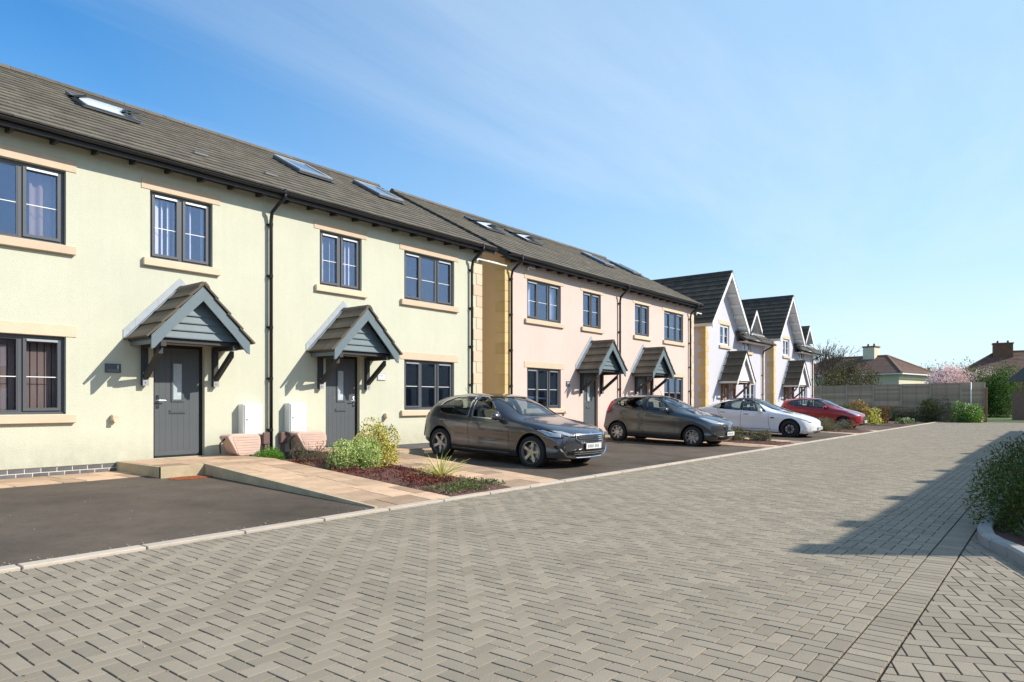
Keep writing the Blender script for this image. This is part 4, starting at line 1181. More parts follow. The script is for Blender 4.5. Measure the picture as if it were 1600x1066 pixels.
def car_shell(cd, ins=0.0, l0=None, l1=None, N=70):
    L_ = cd['L']; l0 = 0 if l0 is None else l0; l1 = L_ if l1 is None else l1
    ls = []
    for i in range(N+1):
        t = i/N
        ls.append(l0+(l1-l0)*(t if ins else (0.5-0.5*math.cos(math.pi*t))*.55+t*.45))
    V = []; F = []
    W_ = cd['W']/2
    for l in ls:
        s = car_section(cd, l, ins)
        ring = [(x, z) for x, z in s]+[(-x, z) for x, z in reversed(s[1:-1])]
        zt = interp(cd['top'], l)
        for (x, z) in ring:
            u = min(1.2, abs(x)/W_)
            d = 0
            if not ins or True:
                d = cd['nose']*math.exp(-l/.42)*u**2.3 - cd['tail']*math.exp(-(L_-l)/.38)*u**2.4
                g_ = math.exp(-((l-cd['ws'])/.45)**2)
                d += .16*g_*u*u*min(1, max(0, (z-.75)/.3))
            V.append((x, l+d, z))
    n = len(ring)
    for i in range(len(ls)-1):
        for k in range(n):
            a = i*n+k; b = i*n+(k+1) % n
            F.append((a, a+n, b+n, b))
    for base, l in ((0, ls[0]), ((len(ls)-1)*n, ls[-1])):               # rounded end caps follow the plan curve
        src = [(V[base+k][0], V[base+k][2]) for k in range(n)]
        zc_ = (min(z for _, z in src)+max(z for _, z in src))/2
        prev = [base+k for k in range(n)]
        for s_ in (.85, .68, .5, .32, .15, 0):
            cur = []
            for (x, z) in (src if s_ else [(0, 0)]):
                xx, zz = x*s_, zc_+(z-zc_)*(.25+.75*s_ if s_ else 0); u = abs(xx)/W_
                zz = zc_ if not s_ else zz
                d = cd['nose']*math.exp(-l/.42)*u**2.3 - cd['tail']*math.exp(-(L_-l)/.38)*u**2.4
                cur.append(len(V)); V.append((xx, l+d, zz))
            for k in range(n):
                if s_: F.append((prev[k], prev[(k+1) % n], cur[(k+1) % n], cur[k]))
                else: F.append((prev[k], prev[(k+1) % n], cur[0]))
            prev = cur
    return V, F
def fixmesh(name, V, F, mats):
    me = bpy.data.meshes.new(name); me.from_pydata(V, [], F)
    for m in mats: me.materials.append(m)
    bm = bmesh.new(); bm.from_mesh(me)
    bmesh.ops.remove_doubles(bm, verts=bm.verts, dist=1e-5)
    bmesh.ops.recalc_face_normals(bm, faces=bm.faces); bm.to_mesh(me); bm.free(); return me
def prism_x(poly, x0, x1):
    n = len(poly); V = [(x0, a, b) for a, b in poly]+[(x1, a, b) for a, b in poly]
    return V, [tuple(range(n)), tuple(reversed(range(n, 2*n)))]+[(i, n+i, n+(i+1) % n, (i+1) % n) for i in range(n)]
def prism_y(poly, y0, y1):
    n = len(poly); V = [(a, y0, b) for a, b in poly]+[(a, y1, b) for a, b in poly]
    return V, [tuple(range(n)), tuple(reversed(range(n, 2*n)))]+[(i, n+i, n+(i+1) % n, (i+1) % n) for i in range(n)]
def roundpoly(poly, r=.03, k=3):
    out = []; n = len(poly)
    for i in range(n):
        p = Vector(poly[i]); a = Vector(poly[i-1])-p; b = Vector(poly[(i+1) % n])-p
        ra = min(r, a.length*.4); rb_ = min(r, b.length*.4)
        A = p+a.normalized()*ra; B_ = p+b.normalized()*rb_
        for j in range(k+1):
            t = j/k; q = A*(1-t)**2+p*2*t*(1-t)+B_*t*t; out.append((q.x, q.y))
    return out

class Patcher:
    def __init__(s, me):
        bm = bmesh.new(); bm.from_mesh(me); s.b = BVHTree.FromBMesh(bm); bm.free()
    def cast(s, mode, a, b):
        if mode == 'L': o, d = Vector((-3, a, b)), Vector((1,0,0))
        elif mode == 'R': o, d = Vector((3, a, b)), Vector((-1,0,0))
        elif mode == 'F': o, d = Vector((a, -3, b)), Vector((0,1,0))
        elif mode == 'B': o, d = Vector((a, 9, b)), Vector((0,-1,0))
        else: o, d = Vector((a, b, 4)), Vector((0,0,-1))
        h = s.b.ray_cast(o, d)
        if h[0] is None:
            tgt = o+d*(3-.8) if mode in 'LR' else o+d*3
            h = s.b.find_nearest(tgt); return h[0], h[1]
        return h[0], h[1]
    def patch(s, name, poly, mode, mat_, parent, off=.004, cell=.045, skirt=.012, smooth=True):
        bm = bmesh.new()
        vs = [bm.verts.new((a, b, 0)) for a, b in poly]; bm.faces.new(vs)
        xs = [p[0] for p in poly]; ys = [p[1] for p in poly]
        for ax, lo, hi in ((0, min(xs), max(xs)), (1, min(ys), max(ys))):
            n = int((hi-lo)/cell)
            for i in range(1, n+1):
                c = [0, 0, 0]; c[ax] = lo+(hi-lo)*i/(n+1); no = [0, 0, 0]; no[ax] = 1
                bmesh.ops.bisect_plane(bm, geom=bm.verts[:]+bm.edges[:]+bm.faces[:], plane_co=c, plane_no=no)
        edge = set(v.index for v in bm.verts) and None
        nor = {}
        for v in bm.verts:
            p, nn = s.cast(mode, v.co.x, v.co.y); v.co = p+nn*off; nor[v] = nn
        if skirt:
            be = [e for e in bm.edges if len(e.link_faces) == 1]
            r = bmesh.ops.extrude_edge_only(bm, edges=be)
            bvs = {v for e in be for v in e.verts}
            nv = [g for g in r['geom'] if isinstance(g, bmesh.types.BMVert)]
            for v in nv:
                best = min(bvs, key=lambda q: (q.co-v.co).length_squared); v.co = v.co-nor[best]*skirt
        me = bpy.data.meshes.new(name); bm.normal_update(); bm.to_mesh(me); bm.free()
        me.materials.append(M[mat_])
        # face the outside
        if smooth: me.polygons.foreach_set('use_smooth', [True]*len(me.polygons))
        return ob(name, me, parent)
    def line(s, name, pts, mode, mat_, parent, w=.008, off=.003, step=.05):
        P = []
        for (a, b) in zip(pts, pts[1:]):
            A, B_ = Vector(a), Vector(b); n = max(1, int((B_-A).length/step))
            for i in range(n): P.append(A.lerp(B_, i/n))
        P.append(Vector(pts[-1])); mb = MB(); k = len(P); base = []
        Q = [s.cast(mode, p.x, p.y) for p in P]
        for i in range(k):
            p, nn = Q[i]; d = (Q[min(i+1, k-1)][0]-Q[max(i-1, 0)][0])
            if d.length < 1e-6: d = Vector((0,1,0))
            sd = d.normalized().cross(nn).normalized()*w/2
            mb.v += [tuple(p-sd-nn*.004), tuple(p-sd+nn*off), tuple(p+sd+nn*off), tuple(p+sd-nn*.004)]
        for i in range(k-1):
            for j in range(3): mb.f.append((4*i+j, 4*i+4+j, 4*i+5+j, 4*i+1+j)); mb.m.append(0)
        return mo(name, mb, M[mat_], parent)

def boolcut(me, cutters, solver='MANIFOLD'):
    base = bpy.data.objects.new('body', me); C.objects.link(base); tmp = []
    for V, F in cutters:
        cm = fixmesh('cut', V, F, []); co = bpy.data.objects.new('cut', cm); C.objects.link(co); tmp.append(co)
        md = base.modifiers.new('b', 'BOOLEAN'); md.operation = 'DIFFERENCE'; md.object = co; md.solver = solver
    dg = bpy.context.evaluated_depsgraph_get(); out = bpy.data.meshes.new_from_object(base.evaluated_get(dg))
    for co in tmp: bpy.data.objects.remove(co)
    bpy.data.objects.remove(base)
    return out

wheelc = {}
def wheel(parent, x, l, r, wd, side, spokes, am, ang0=0.0, rimf=.70, turn=0):
    """side -1: outer face towards -x"""
    k = (r, wd, side, spokes, am, rimf)
    if k not in wheelc:
        t = MB(); n = 40; prof = [(.62*r, -.5), (.66*r, -.5), (.9*r, -.52), (.975*r, -.44), (r, -.30), (r, .30), (.975*r, .44), (.9*r, .5), (.66*r, .5)]
        pr = [(rr_, s_*wd) for rr_, s_ in prof]
        for i in range(n):
            a = 2*math.pi*i/n
            for rr_, xx in pr: t.v.append((xx*(-side)*-1 if False else xx, math.cos(a)*rr_, math.sin(a)*rr_))
        m_ = len(pr)
        for i in range(n):
            for j in range(m_-1): a = i*m_+j; b = ((i+1) % n)*m_+j; t.f.append((a, b, b+1, a+1)); t.m.append(0)
        rim = MB(); R0 = rimf*r; o = side*.5*wd
        pr = [(R0, o*1.02), (R0*.965, o*1.03), (R0*.94, o*.90), (R0*.9, o*.2), (R0*.9, -o*.6)]
        b0 = 0
        for i in range(n):
            a = 2*math.pi*i/n
            for rr_, xx in pr: rim.v.append((xx, math.cos(a)*rr_, math.sin(a)*rr_))
        for i in range(n):
            for j in range(len(pr)-1): a = i*len(pr)+j; b = ((i+1) % n)*len(pr)+j; rim.f.append((a, b, b+1, a+1)); rim.m.append(0)
        sp = MB()
        for i in range(spokes):
            a = 2*math.pi*i/spokes+math.pi/2
            d = Vector((0, math.cos(a), math.sin(a))); q = Vector((0, -math.sin(a), math.cos(a)))
            w0, w1 = (.042 if spokes <= 6 else .022), (.062 if spokes <= 6 else .026)
            xo, xi = o*.98, o*.62
            xh = o*.80
            vs = [Vector((xh,0,0))+d*.045-q*w0*.55, Vector((xh,0,0))+d*.045+q*w0*.55, Vector((xo*.98,0,0))+d*R0*.94+q*w1*.55, Vector((xo*.98,0,0))+d*R0*.94-q*w1*.55]
            vs2 = [v+Vector((-side*.03,0,0)) for v in vs]
            sp.add(vs+vs2, [(0,1,2,3),(7,6,5,4),(0,4,5,1),(1,5,6,2),(2,6,7,3),(3,7,4,0)])
        hub = MB(); hub.tube([(o*.55,0,0),(o*.84,0,0)], [.075,.06], 16)
        disc = MB(); disc.tube([(o*.25,0,0),(o*.32,0,0)], .62*r*.8, 28)
        back = MB(); back.tube([(-o*.5,0,0),(-o*.42,0,0)], R0*.93, 28)
        wheelc[k] = (t.mesh('tyre', M['tyre'], True), rim.mesh('rim', M[am]), fixm(sp.mesh('spoke', M[am])), hub.mesh('hub', M[am]), disc.mesh('brake_disc', M['steel']), back.mesh('wheel_back', M['blackp']))
    ms = wheelc[k]
    w = ob('wheel', ms[0], parent, (x, l, r), (ang0, 0, turn))
    for nme, me in zip(('rim', 'spokes', 'hub', 'brake_disc', 'wheel_back'), ms[1:]): ob(nme, me, w)
    return w
def fixm(me):
    bm = bmesh.new(); bm.from_mesh(me); bmesh.ops.recalc_face_normals(bm, faces=bm.faces); bm.to_mesh(me); bm.free(); return me

def build_car(cd, name, label, paint, x, y_nose, zfront, zrear, details):
    L_, W_ = cd['L'], cd['W']; fa, ra = cd['fa'], cd['ra']; r = cd['r']
    root = thing(name, label, 'car', (x, y_nose+fa, zfront))
    pitch = math.atan2(zrear-zfront, ra-fa); root.rotation_euler = (pitch, 0, R(cd.get('yaw', 0)))
    def sh(V): return [(a, b-fa, c) for a, b, c in V]
    V, F = car_shell(cd); solid = fixmesh('body', sh(V), F, [M[paint]])
    P = Patcher(solid)
    S_ = lambda poly: [(a-fa, b) for a, b in poly]
    cuts = []
    Vi, Fi = car_shell(cd, ins=.045, l0=cd['cab'][0], l1=cd['cab'][1], N=40)
    Vi = [(a, b, max(c, .33)) for a, b, c in Vi]
    # cabin cavity: only above the floor
    cuts.append((sh(Vi), Fi))
    side = [roundpoly(p, .045) for p in cd['dlo']]
    for p in side: cuts.append(prism_x(S_(p), -1.2, 1.2))
    ws = roundpoly(cd['screen'], .06); cuts.append(prism_y([(a, b) for a, b in ws], .35-fa if False else cd['wsy'][0]-fa, cd['wsy'][1]-fa))
    rs = roundpoly(cd['rear'], .05); cuts.append(prism_y(rs, cd['rsy']-fa, L_+.5-fa))
    for l in (fa, ra):
        n = 36; R_ = r+.055
        for sgn in (-1, 1):
            cyl = [(R_*math.cos(2*math.pi*k/n)+l-fa, R_*math.sin(2*math.pi*k/n)+r+.01) for k in range(n)]
            a, b = (sgn*(W_/2-.30), sgn*(W_/2+.2)); cuts.append(prism_x(cyl, min(a, b), max(a, b)))
    me = boolcut(solid.copy(), cuts)
    me.materials.clear(); me.materials.append(M[paint])
    me.polygons.foreach_set('use_smooth', [True]*len(me.polygons)); me.set_sharp_from_angle(angle=R(32))
    body = ob('body', me, root)
    # dark wheel-arch liners
    for l in (fa, ra):
        for sgn in (-1, 1):
            lm = MB(); n = 28; R_ = r+.052
            for k in range(n+1):
                a = math.pi*(-.12+1.24*k/n)
                for xx in (sgn*(W_/2-.295), sgn*(W_/2-.055)): lm.v.append((xx, R_*math.cos(a)+l-fa, R_*math.sin(a)+r+.01))
            for k in range(n): lm.f.append((2*k, 2*k+2, 2*k+3, 2*k+1)); lm.m.append(0)
            cap = [(R_*math.cos(math.pi*(-.12+1.24*k/n))+l-fa, R_*math.sin(math.pi*(-.12+1.24*k/n))+r+.01) for k in range(n+1)]
            V_, F_ = prism_x(cap, sgn*(W_/2-.30), sgn*(W_/2-.285)); lm.add(V_, F_)
            mo('arch_liner', lm, M['blackp'], body)
    # glass
    for i, p in enumerate(side):
        for mode in 'LR':
            P.patch('side_window', S_(p), mode, 'car_glass', root, off=-.012, cell=.07, skirt=0)
    for i, p in enumerate(side):                                      # window surround
        for mode in 'LR':
            q = S_(p)+[S_(p)[0]]
            P.line('window_trim', q, mode, cd.get('trim', 'blackp'), root, w=.022, off=.006)
    P.patch('windscreen', ws, 'F', 'car_screen', root, off=-.010, cell=.08, skirt=0)
    P.line('windscreen_seal', ws+[ws[0]], 'F', 'blackp', root, w=.022, off=.003)
    P.patch('rear_window', rs, 'B', 'car_glass', root, off=-.012, cell=.08, skirt=0)
    for p in cd['pillars']:
        for mode in 'LR': P.patch('pillar', S_(p), mode, 'blackp', root, off=.003, cell=.08)
    for ln in cd['gaps']:
        for mode in 'LR': P.line('door_gap', S_(ln), mode, 'blackp', root, w=.011, off=.0015)
    for (l, z, s) in cd['handles']:
        for sgn in (-1, 1):
            p, nn = P.cast('L' if sgn < 0 else 'R', l-fa, z)
            if cd.get('flush'): hm = B(-.006, .006, -.10, .10, -.012, .012)
            else:
                hm = MB(); hm.box(-.03, -.012, -.10, .10, -.012, .014); hm.box(-.014, .008, -.10, -.075, -.01, .012); hm.box(-.014, .008, .075, .10, -.01, .012)
            h_me = bev(hm.mesh('door_handle', M[s]), .004)
            ob('door_handle', h_me, root, p, (0, 0, 0 if sgn < 0 else math.pi))
            if not cd.get('flush'): mo('handle_recess', B(-.002, .002, -.07, .07, -.025, .028), M['blackp'], root, loc=(p.x-sgn*-.001*0, p.y, p.z))
    # sill and lower trim
    for ln in cd.get('sill', []):
        for mode in 'LR': P.patch('sill_trim', S_(ln), mode, 'blackp', root, off=.004, cell=.1)
    # mirrors
    ml, mz = cd['mirror']
    for sgn in (-1, 1):
        p, _ = P.cast('L' if sgn < 0 else 'R', ml-fa, mz)
        mm = MB(); xx = sgn*.155
        prof = [(-.055,-.06),(-.02,-.075),(.05,-.065),(.06,0),(.05,.065),(-.02,.07),(-.06,.05)]
        for s_, x_ in ((.75, .03), (1, .06), (1, .19), (.8, .235)):
            for a, b in prof: mm.v.append((sgn*x_, a*s_, b*s_+.01))
        n = 7
        for i in range(3):
            for k in range(n): mm.f.append((i*n+k, i*n+(k+1) % n, (i+1)*n+(k+1) % n, (i+1)*n+k)); mm.m.append(0)
        mm.f.append(tuple(range(n))); mm.m.append(0); mm.f.append(tuple(range(3*n, 4*n))); mm.m.append(0)
        mm.box(sgn*-.02, sgn*.05, -.03, .03, -.05, -.02)
        mr_ = ob('wing_mirror', fixm(mm.mesh('wing_mirror', M[cd.get('mirror_m', paint)], True)), root, p)
        mo('mirror_glass', B(sgn*.07, sgn*.185, .058, .063, -.045, .055), M['chrome'], mr_)
    # wheels
    for l in (fa, ra):
        for sgn in (-1, 1):
            wheel(root, sgn*(W_/2-.125), l-fa, r, .21, sgn, cd['spokes'], cd['alloy'], ang0=(.2 if l == fa else .55), rimf=cd.get('rimf', .70))
    # cabin
    fl = MB(); fl.box(-W_/2+.16, W_/2-.16, cd['cab'][0]+.25-fa, cd['cab'][1]-.35-fa, .325, .345); mo('cabin_floor', fl, M['cabin'], root)
    mo('dashboard', B(-.62, .62, cd['dash']-fa, cd['dash']+.35-fa, .62, .90), M['cabin'], root)
    sw = MB(); c = Vector((.36, cd['dash']+.45-fa, .86)); ring = [(c.x+.18*math.cos(a), c.y+.18*math.sin(a)*.35, c.z+.18*math.sin(a)) for a in [2*math.pi*k/20 for k in range(21)]]
    sw.tube(ring, .014, 6, cap=False); sw.tube([c, c+Vector((0,-.15,-.06))], .03, 8); mo('steering_wheel', sw, M['cabin'], root, smooth=True)
    for (sl_, rows) in ((cd['seats'][0], 0), (cd['seats'][1], 1)):
        for sx in (-.36, .36):
            sm = MB(); sm.obox((sx-.24, sl_-fa, .45), (.48,0,0), (0,.5,0), (0,0,.14)); st = bev(sm.mesh('seat', M['seat']), .04, 2); so_ = ob('seat', st, root)
            sm = MB(); sm.obox((sx-.23, sl_+.42-fa, .52), (.46,0,0), (0,.13,0), (0,.13,.56)); ob('seat_back', bev(sm.mesh('seat_back', M['seat']), .05, 2), so_)
            sm = MB(); sm.obox((sx-.13, sl_+.55-fa, 1.10), (.26,0,0), (0,.09,.0), (0,.02,.18)); ob('headrest', bev(sm.mesh('headrest', M['seat']), .035, 2), so_)
    details(P, root, fa, S_, cd)
    return root

def mirror_poly(p): return [(-a, b) for a, b in reversed(p)]
def both(P, name, poly, mode, m, root, **k):
    P.patch(name, poly, mode, m, root, **k); P.patch(name, mirror_poly(poly), mode, m, root, **k)
def plate(P, root, z, mode='F', w=.52, h=.11, dy=.02):
    p, nn = P.cast(mode, 0, z); s = -1 if mode == 'F' else 1
    o = mo('number_plate', B(-w/2, w/2, -.006, .006, -h/2, h/2), M['plate'], root, loc=(0, p.y+s*dy, z))
    if mode == 'F':
        mk = MB(); rr = random.Random(4); x = -w/2+.05
        for k in range(7):
            mk.box(x, x+.038, -.0075, -.0062, -.03, .03); x += .052+(.03 if k == 3 else 0)
        mo('plate_marks', mk, M['plate_mark'], o, kind='stuff')
    return o

# dark metallic five-door hatch (near)
hatchA = dict(L=4.25, W=1.82, fa=.87, ra=3.49, r=.325, nose=.30, tail=.20, ws=1.35, n=3.1, tumble=.36,
  top=[(0,.56),(.015,.66),(.06,.735),(.25,.82),(.6,.905),(.95,.965),(1.15,1.00),(1.5,1.19),(1.82,1.345),(2.15,1.435),(2.6,1.462),(3.15,1.450),(3.6,1.395),(3.86,1.335),(3.98,1.20),(4.09,1.04),(4.17,.95),(4.215,.80),(4.245,.62),(4.25,.50)],
  bot=[(0,.36),(.05,.27),(.2,.21),(.6,.19),(1.2,.175),(3.2,.18),(3.8,.24),(4.15,.32),(4.25,.42)],
  belt=[(0,.52),(.1,.66),(.5,.80),(1.0,.87),(1.5,.895),(2.5,.915),(3.4,.95),(3.9,.98),(4.15,.88),(4.25,.49)],
  plan=[(0,.90),(.3,.965),(.7,.99),(1.2,1.0),(3.0,1.0),(3.6,.985),(4.0,.95),(4.25,.90)],
  cab=(1.25,4.02), dlo=[[(1.66,.935),(2.55,.955),(2.61,1.395),(2.38,1.385),(2.12,1.275)], [(2.65,.957),(3.48,.99),(3.64,1.08),(3.54,1.25),(3.28,1.36),(2.72,1.397)]],
  pillars=[[(2.56,.95),(2.645,.95),(2.71,1.405),(2.62,1.405)]],
  screen=[(-.61,1.04),(.61,1.04),(.52,1.395),(-.52,1.395)], wsy=(.9,2.35), rear=[(-.50,1.08),(.50,1.08),(.44,1.30),(-.44,1.30)], rsy=3.75,
  gaps=[[(1.46,.90),(1.46,.55),(1.42,.33)],[(2.60,.95),(2.62,.6),(2.56,.30)],[(3.50,.98),(3.42,.80),(3.18,.62),(3.08,.34),(2.56,.30),(1.42,.33)]],
  handles=[(2.42,.82,'car_grey'),(3.38,.85,'car_grey')], trim='chrome', mirror=(1.74,.985), dash=1.35, seats=(1.95,2.85), spokes=5, alloy='alloy', rimf=.70, yaw=-2)
def detA(P, root, fa, S_, cd):
    both(P, 'headlight', [(.45,.655),(.62,.665),(.80,.72),(.86,.80),(.70,.775),(.50,.71)], 'F', 'blackp', root, off=.006)
    for mode in 'LR':
        P.patch('headlight_side', S_([(.20,.635),(.45,.655),(.84,.80),(.62,.79),(.22,.725)]), mode, 'blackp', root, off=.007)
        P.patch('headlight_lens', S_([(.23,.65),(.45,.67),(.74,.775),(.60,.78),(.25,.718)]), mode, 'lamp', root, off=.014, cell=.03)
    both(P, 'headlight_lens', [(.50,.675),(.62,.675),(.78,.72),(.83,.78),(.70,.765),(.54,.71)], 'F', 'lamp', root, off=.014, cell=.03)
    P.patch('grille', roundpoly([(-.36,.55),(.36,.55),(.46,.625),(.44,.70),(-.44,.70),(-.46,.625)], .03), 'F', 'blackp', root, off=.006)
    P.line('grille_surround', [(-.36,.548),(.36,.548),(.47,.625),(.45,.705),(-.45,.705),(-.47,.625),(-.36,.548)], 'F', 'chrome', root, w=.024, off=.020)
    for z in (.595, .635, .672): P.line('grille_bar', [(-.42,z),(.42,z)], 'F', 'chrome', root, w=.013, off=.014)
    P.patch('badge', [(.03*math.cos(2*math.pi*k/10), .725+.035*math.sin(2*math.pi*k/10)) for k in range(10)], 'F', 'chrome', root, off=.012)
    P.patch('lower_intake', roundpoly([(-.62,.285),(.62,.285),(.66,.40),(.42,.44),(-.42,.44),(-.66,.40)], .03), 'F', 'blackp', root, off=.005)
    P.line('bumper_trim', [(-.80,.44),(-.66,.30),(-.4,.262),(.4,.262),(.66,.30),(.80,.44)], 'F', 'chrome', root, w=.026, off=.018)
    for z in (.33, .37): P.line('intake_bar', [(-.5,z),(.5,z)], 'F', 'steel', root, w=.01, off=.012)
    both(P, 'fog_light', roundpoly([(.68,.40),(.82,.42),(.85,.50),(.70,.47)], .02), 'F', 'blackp', root, off=.006)
    P.line('bonnet_gap', [(-.62,.82-.0),(-.64,.90)], 'F', 'blackp', root, w=.005, off=.001)
    plate(P, root, .485, dy=.022); plate(P, root, .70, 'B', dy=.012)
    for mode in 'LR': P.patch('tail_light', S_([(3.98,.86),(4.16,.87),(4.14,1.0),(3.93,.99)]), mode, 'tail', root, off=.006)
    P.line('sill_highlight', [(1.45-fa,.27),(3.1-fa,.27)], 'L', 'chrome', root, w=.012, off=.006)
    mo('shark_fin', (lambda m: (m.tube([(0,3.45-fa,1.40),(0,3.62-fa,1.56)], [.006,.003], 6), m)[1])(MB()), M['blackp'], root)
build_car(hatchA, 'parked_car', 'dark graphite hatchback with chrome window trim, nearest of the parked cars', 'car_grey', 11.66, 7.28, .035, .125, detA)

# small hatch, warm grey
hatchB = dict(L=3.97, W=1.73, fa=.80, ra=3.29, r=.305, nose=.34, tail=.20, ws=1.25, n=2.7, tumble=.42,
  top=[(0,.52),(.015,.66),(.05,.745),(.22,.83),(.55,.93),(.85,1.0),(1.05,1.06),(1.4,1.23),(1.75,1.385),(2.1,1.465),(2.5,1.495),(3.0,1.47),(3.45,1.41),(3.66,1.36),(3.76,1.22),(3.84,1.05),(3.90,.92),(3.94,.75),(3.965,.6),(3.97,.48)],
  bot=[(0,.34),(.05,.26),(.2,.20),(.6,.18),(1.2,.17),(3.0,.18),(3.6,.24),(3.87,.30),(3.97,.40)],
  belt=[(0,.50),(.1,.66),(.45,.82),(.9,.92),(1.4,.96),(2.4,1.00),(3.2,1.05),(3.65,1.08),(3.87,.88),(3.97,.47)],
  plan=[(0,.88),(.3,.955),(.7,.99),(1.2,1.0),(2.8,1.0),(3.4,.985),(3.8,.95),(3.97,.90)],
  cab=(1.15,3.74), dlo=[[(1.42,1.00),(2.36,1.045),(2.42,1.415),(2.10,1.39),(1.78,1.25)], [(2.46,1.05),(3.12,1.085),(3.42,1.20),(3.30,1.31),(3.0,1.385),(2.52,1.415)]],
  pillars=[[(2.375,1.04),(2.45,1.04),(2.51,1.43),(2.43,1.43)]],
  screen=[(-.58,1.12),(.58,1.12),(.50,1.425),(-.50,1.425)], wsy=(.8,2.25), rear=[(-.48,1.12),(.48,1.12),(.42,1.34),(-.42,1.34)], rsy=3.55,
  gaps=[[(1.38,.95),(1.38,.55),(1.32,.32)],[(2.41,1.03),(2.43,.6),(2.38,.29)],[(3.22,1.09),(3.18,.80),(2.96,.62),(2.88,.33),(2.38,.29),(1.32,.32)]],
  handles=[(2.24,.90,'car_grey2'),(3.10,.95,'car_grey2')], mirror=(1.62,1.05), mirror_m='car_grey2', dash=1.28, seats=(1.8,2.65), spokes=8, alloy='alloy', rimf=.66)
def detB(P, root, fa, S_, cd, gm='chrome'):
    both(P, 'headlight', [(.42,.70),(.60,.69),(.76,.76),(.82,.88),(.70,.86),(.50,.78)], 'F', 'lamp', root, off=.006)
    P.patch('grille', roundpoly([(-.26,.49),(.26,.49),(.36,.60),(.33,.665),(-.33,.665),(-.36,.60)], .03), 'F', 'blackp', root, off=.006)
    for z in (.515, .55, .585, .62, .65): P.line('grille_bar', [(-.29,z),(.29,z)], 'F', 'chrome', root, w=.014, off=.013)
    P.patch('lower_intake', roundpoly([(-.50,.25),(.50,.25),(.55,.35),(-.55,.35)], .02), 'F', 'blackp', root, off=.005)
    both(P, 'fog_light', roundpoly([(.60,.33),(.76,.36),(.74,.46),(.62,.42)], .02), 'F', 'blackp', root, off=.006)
    plate(P, root, .425, dy=.022); plate(P, root, .72, 'B', dy=.012)
    for mode in 'LR': P.patch('tail_light', S_([(3.52,1.0),(3.70,.90),(3.80,.92),(3.72,1.12),(3.60,1.30),(3.52,1.26)]), mode, 'tail', root, off=.008)
    for mode in 'LR': P.line('shoulder_crease', [(1.0-fa,.80),(2.4-fa,.90),(3.4-fa,.99)], mode, cd['paint'], root, w=.02, off=.006)
    mo('aerial', (lambda m: (m.tube([(0,2.2-fa,1.47),(0,2.35-fa,1.74)], [.006,.003], 6), m)[1])(MB()), M['blackp'], root)
hatchB['paint'] = 'car_grey2'
build_car(hatchB, 'parked_car', 'warm grey small hatchback with red tail lamp in front of the pink houses', 'car_grey2', 19.6, 7.55, .04, .125, detB)

# white electric saloon
saloon = dict(L=4.69, W=1.85, fa=.84, ra=3.72, r=.335, nose=.40, tail=.26, ws=1.5, n=2.7, tumble=.42,
  top=[(0,.46),(.015,.58),(.06,.66),(.25,.755),(.6,.85),(1.0,.925),(1.25,.97),(1.6,1.13),(2.0,1.31),(2.4,1.42),(2.75,1.443),(3.2,1.40),(3.7,1.27),(4.1,1.11),(4.35,1.03),(4.58,1.00),(4.64,.9),(4.68,.62),(4.69,.5)],
  bot=[(0,.30),(.05,.22),(.2,.17),(.6,.155),(1.2,.15),(3.4,.16),(4.2,.22),(4.55,.30),(4.69,.42)],
  belt=[(0,.44),(.1,.60),(.5,.77),(1.0,.87),(1.5,.90),(2.5,.93),(3.5,.97),(4.2,.98),(4.6,.88),(4.69,.49)],
  plan=[(0,.86),(.3,.95),(.7,.99),(1.2,1.0),(3.2,1.0),(3.9,.98),(4.4,.93),(4.69,.86)],
  cab=(1.3,4.0), dlo=[[(1.72,.945),(2.62,.965),(2.66,1.37),(2.42,1.355),(2.10,1.24)], [(2.70,.965),(3.55,1.0),(3.84,1.05),(3.55,1.21),(3.2,1.305),(2.75,1.37)]],
  pillars=[[(2.635,.96),(2.69,.96),(2.74,1.385),(2.675,1.385)]],
  screen=[(-.62,1.03),(.62,1.03),(.54,1.385),(-.54,1.385)], wsy=(1.0,2.55), rear=[(-.52,1.10),(.52,1.10),(.46,1.30),(-.46,1.30)], rsy=3.4,
  gaps=[[(1.62,.89),(1.60,.5),(1.52,.30)],[(2.66,.96),(2.68,.5),(2.62,.27)],[(3.62,1.0),(3.52,.80),(3.30,.6),(3.22,.30),(2.62,.27),(1.52,.30)]],
  handles=[(2.46,.82,'blackp'),(3.40,.86,'blackp')], flush=True, mirror=(1.90,.97), dash=1.5, seats=(2.1,3.0), spokes=7, alloy='alloy_d', rimf=.74)
def detC(P, root, fa, S_, cd):
    both(P, 'headlight', [(.48,.60),(.66,.60),(.82,.70),(.86,.78),(.70,.70)], 'F', 'lamp', root, off=.006)
    P.patch('lower_intake', roundpoly([(-.42,.235),(.42,.235),(.48,.29),(-.48,.29)], .02), 'F', 'blackp', root, off=.005)
    both(P, 'bumper_slot', [(.62,.37),(.80,.385),(.80,.41),(.63,.395)], 'F', 'blackp', root, off=.005)
    plate(P, root, .40, dy=.022, w=.5); plate(P, root, .72, 'B', dy=.012)
    for mode in 'LR': P.patch('tail_light', S_([(4.25,.80),(4.50,.78),(4.52,.90),(4.28,.92)]), mode, 'tail', root, off=.006)
    for mode in 'LR': P.patch('side_camera', S_([(1.42,.70),(1.54,.72),(1.53,.75),(1.40,.745)]), mode, 'blackp', root, off=.008)
    P.patch('glass_roof', [(-.50,2.35-fa),(.50,2.35-fa),(.48,3.3-fa),(-.48,3.3-fa)], 'T', 'blackp', root, off=.004, cell=.1)
build_car(saloon, 'parked_car', 'white electric saloon with dark wheels in front of the gabled house', 'car_white', 27.0, 6.98, .03, .13, detC)

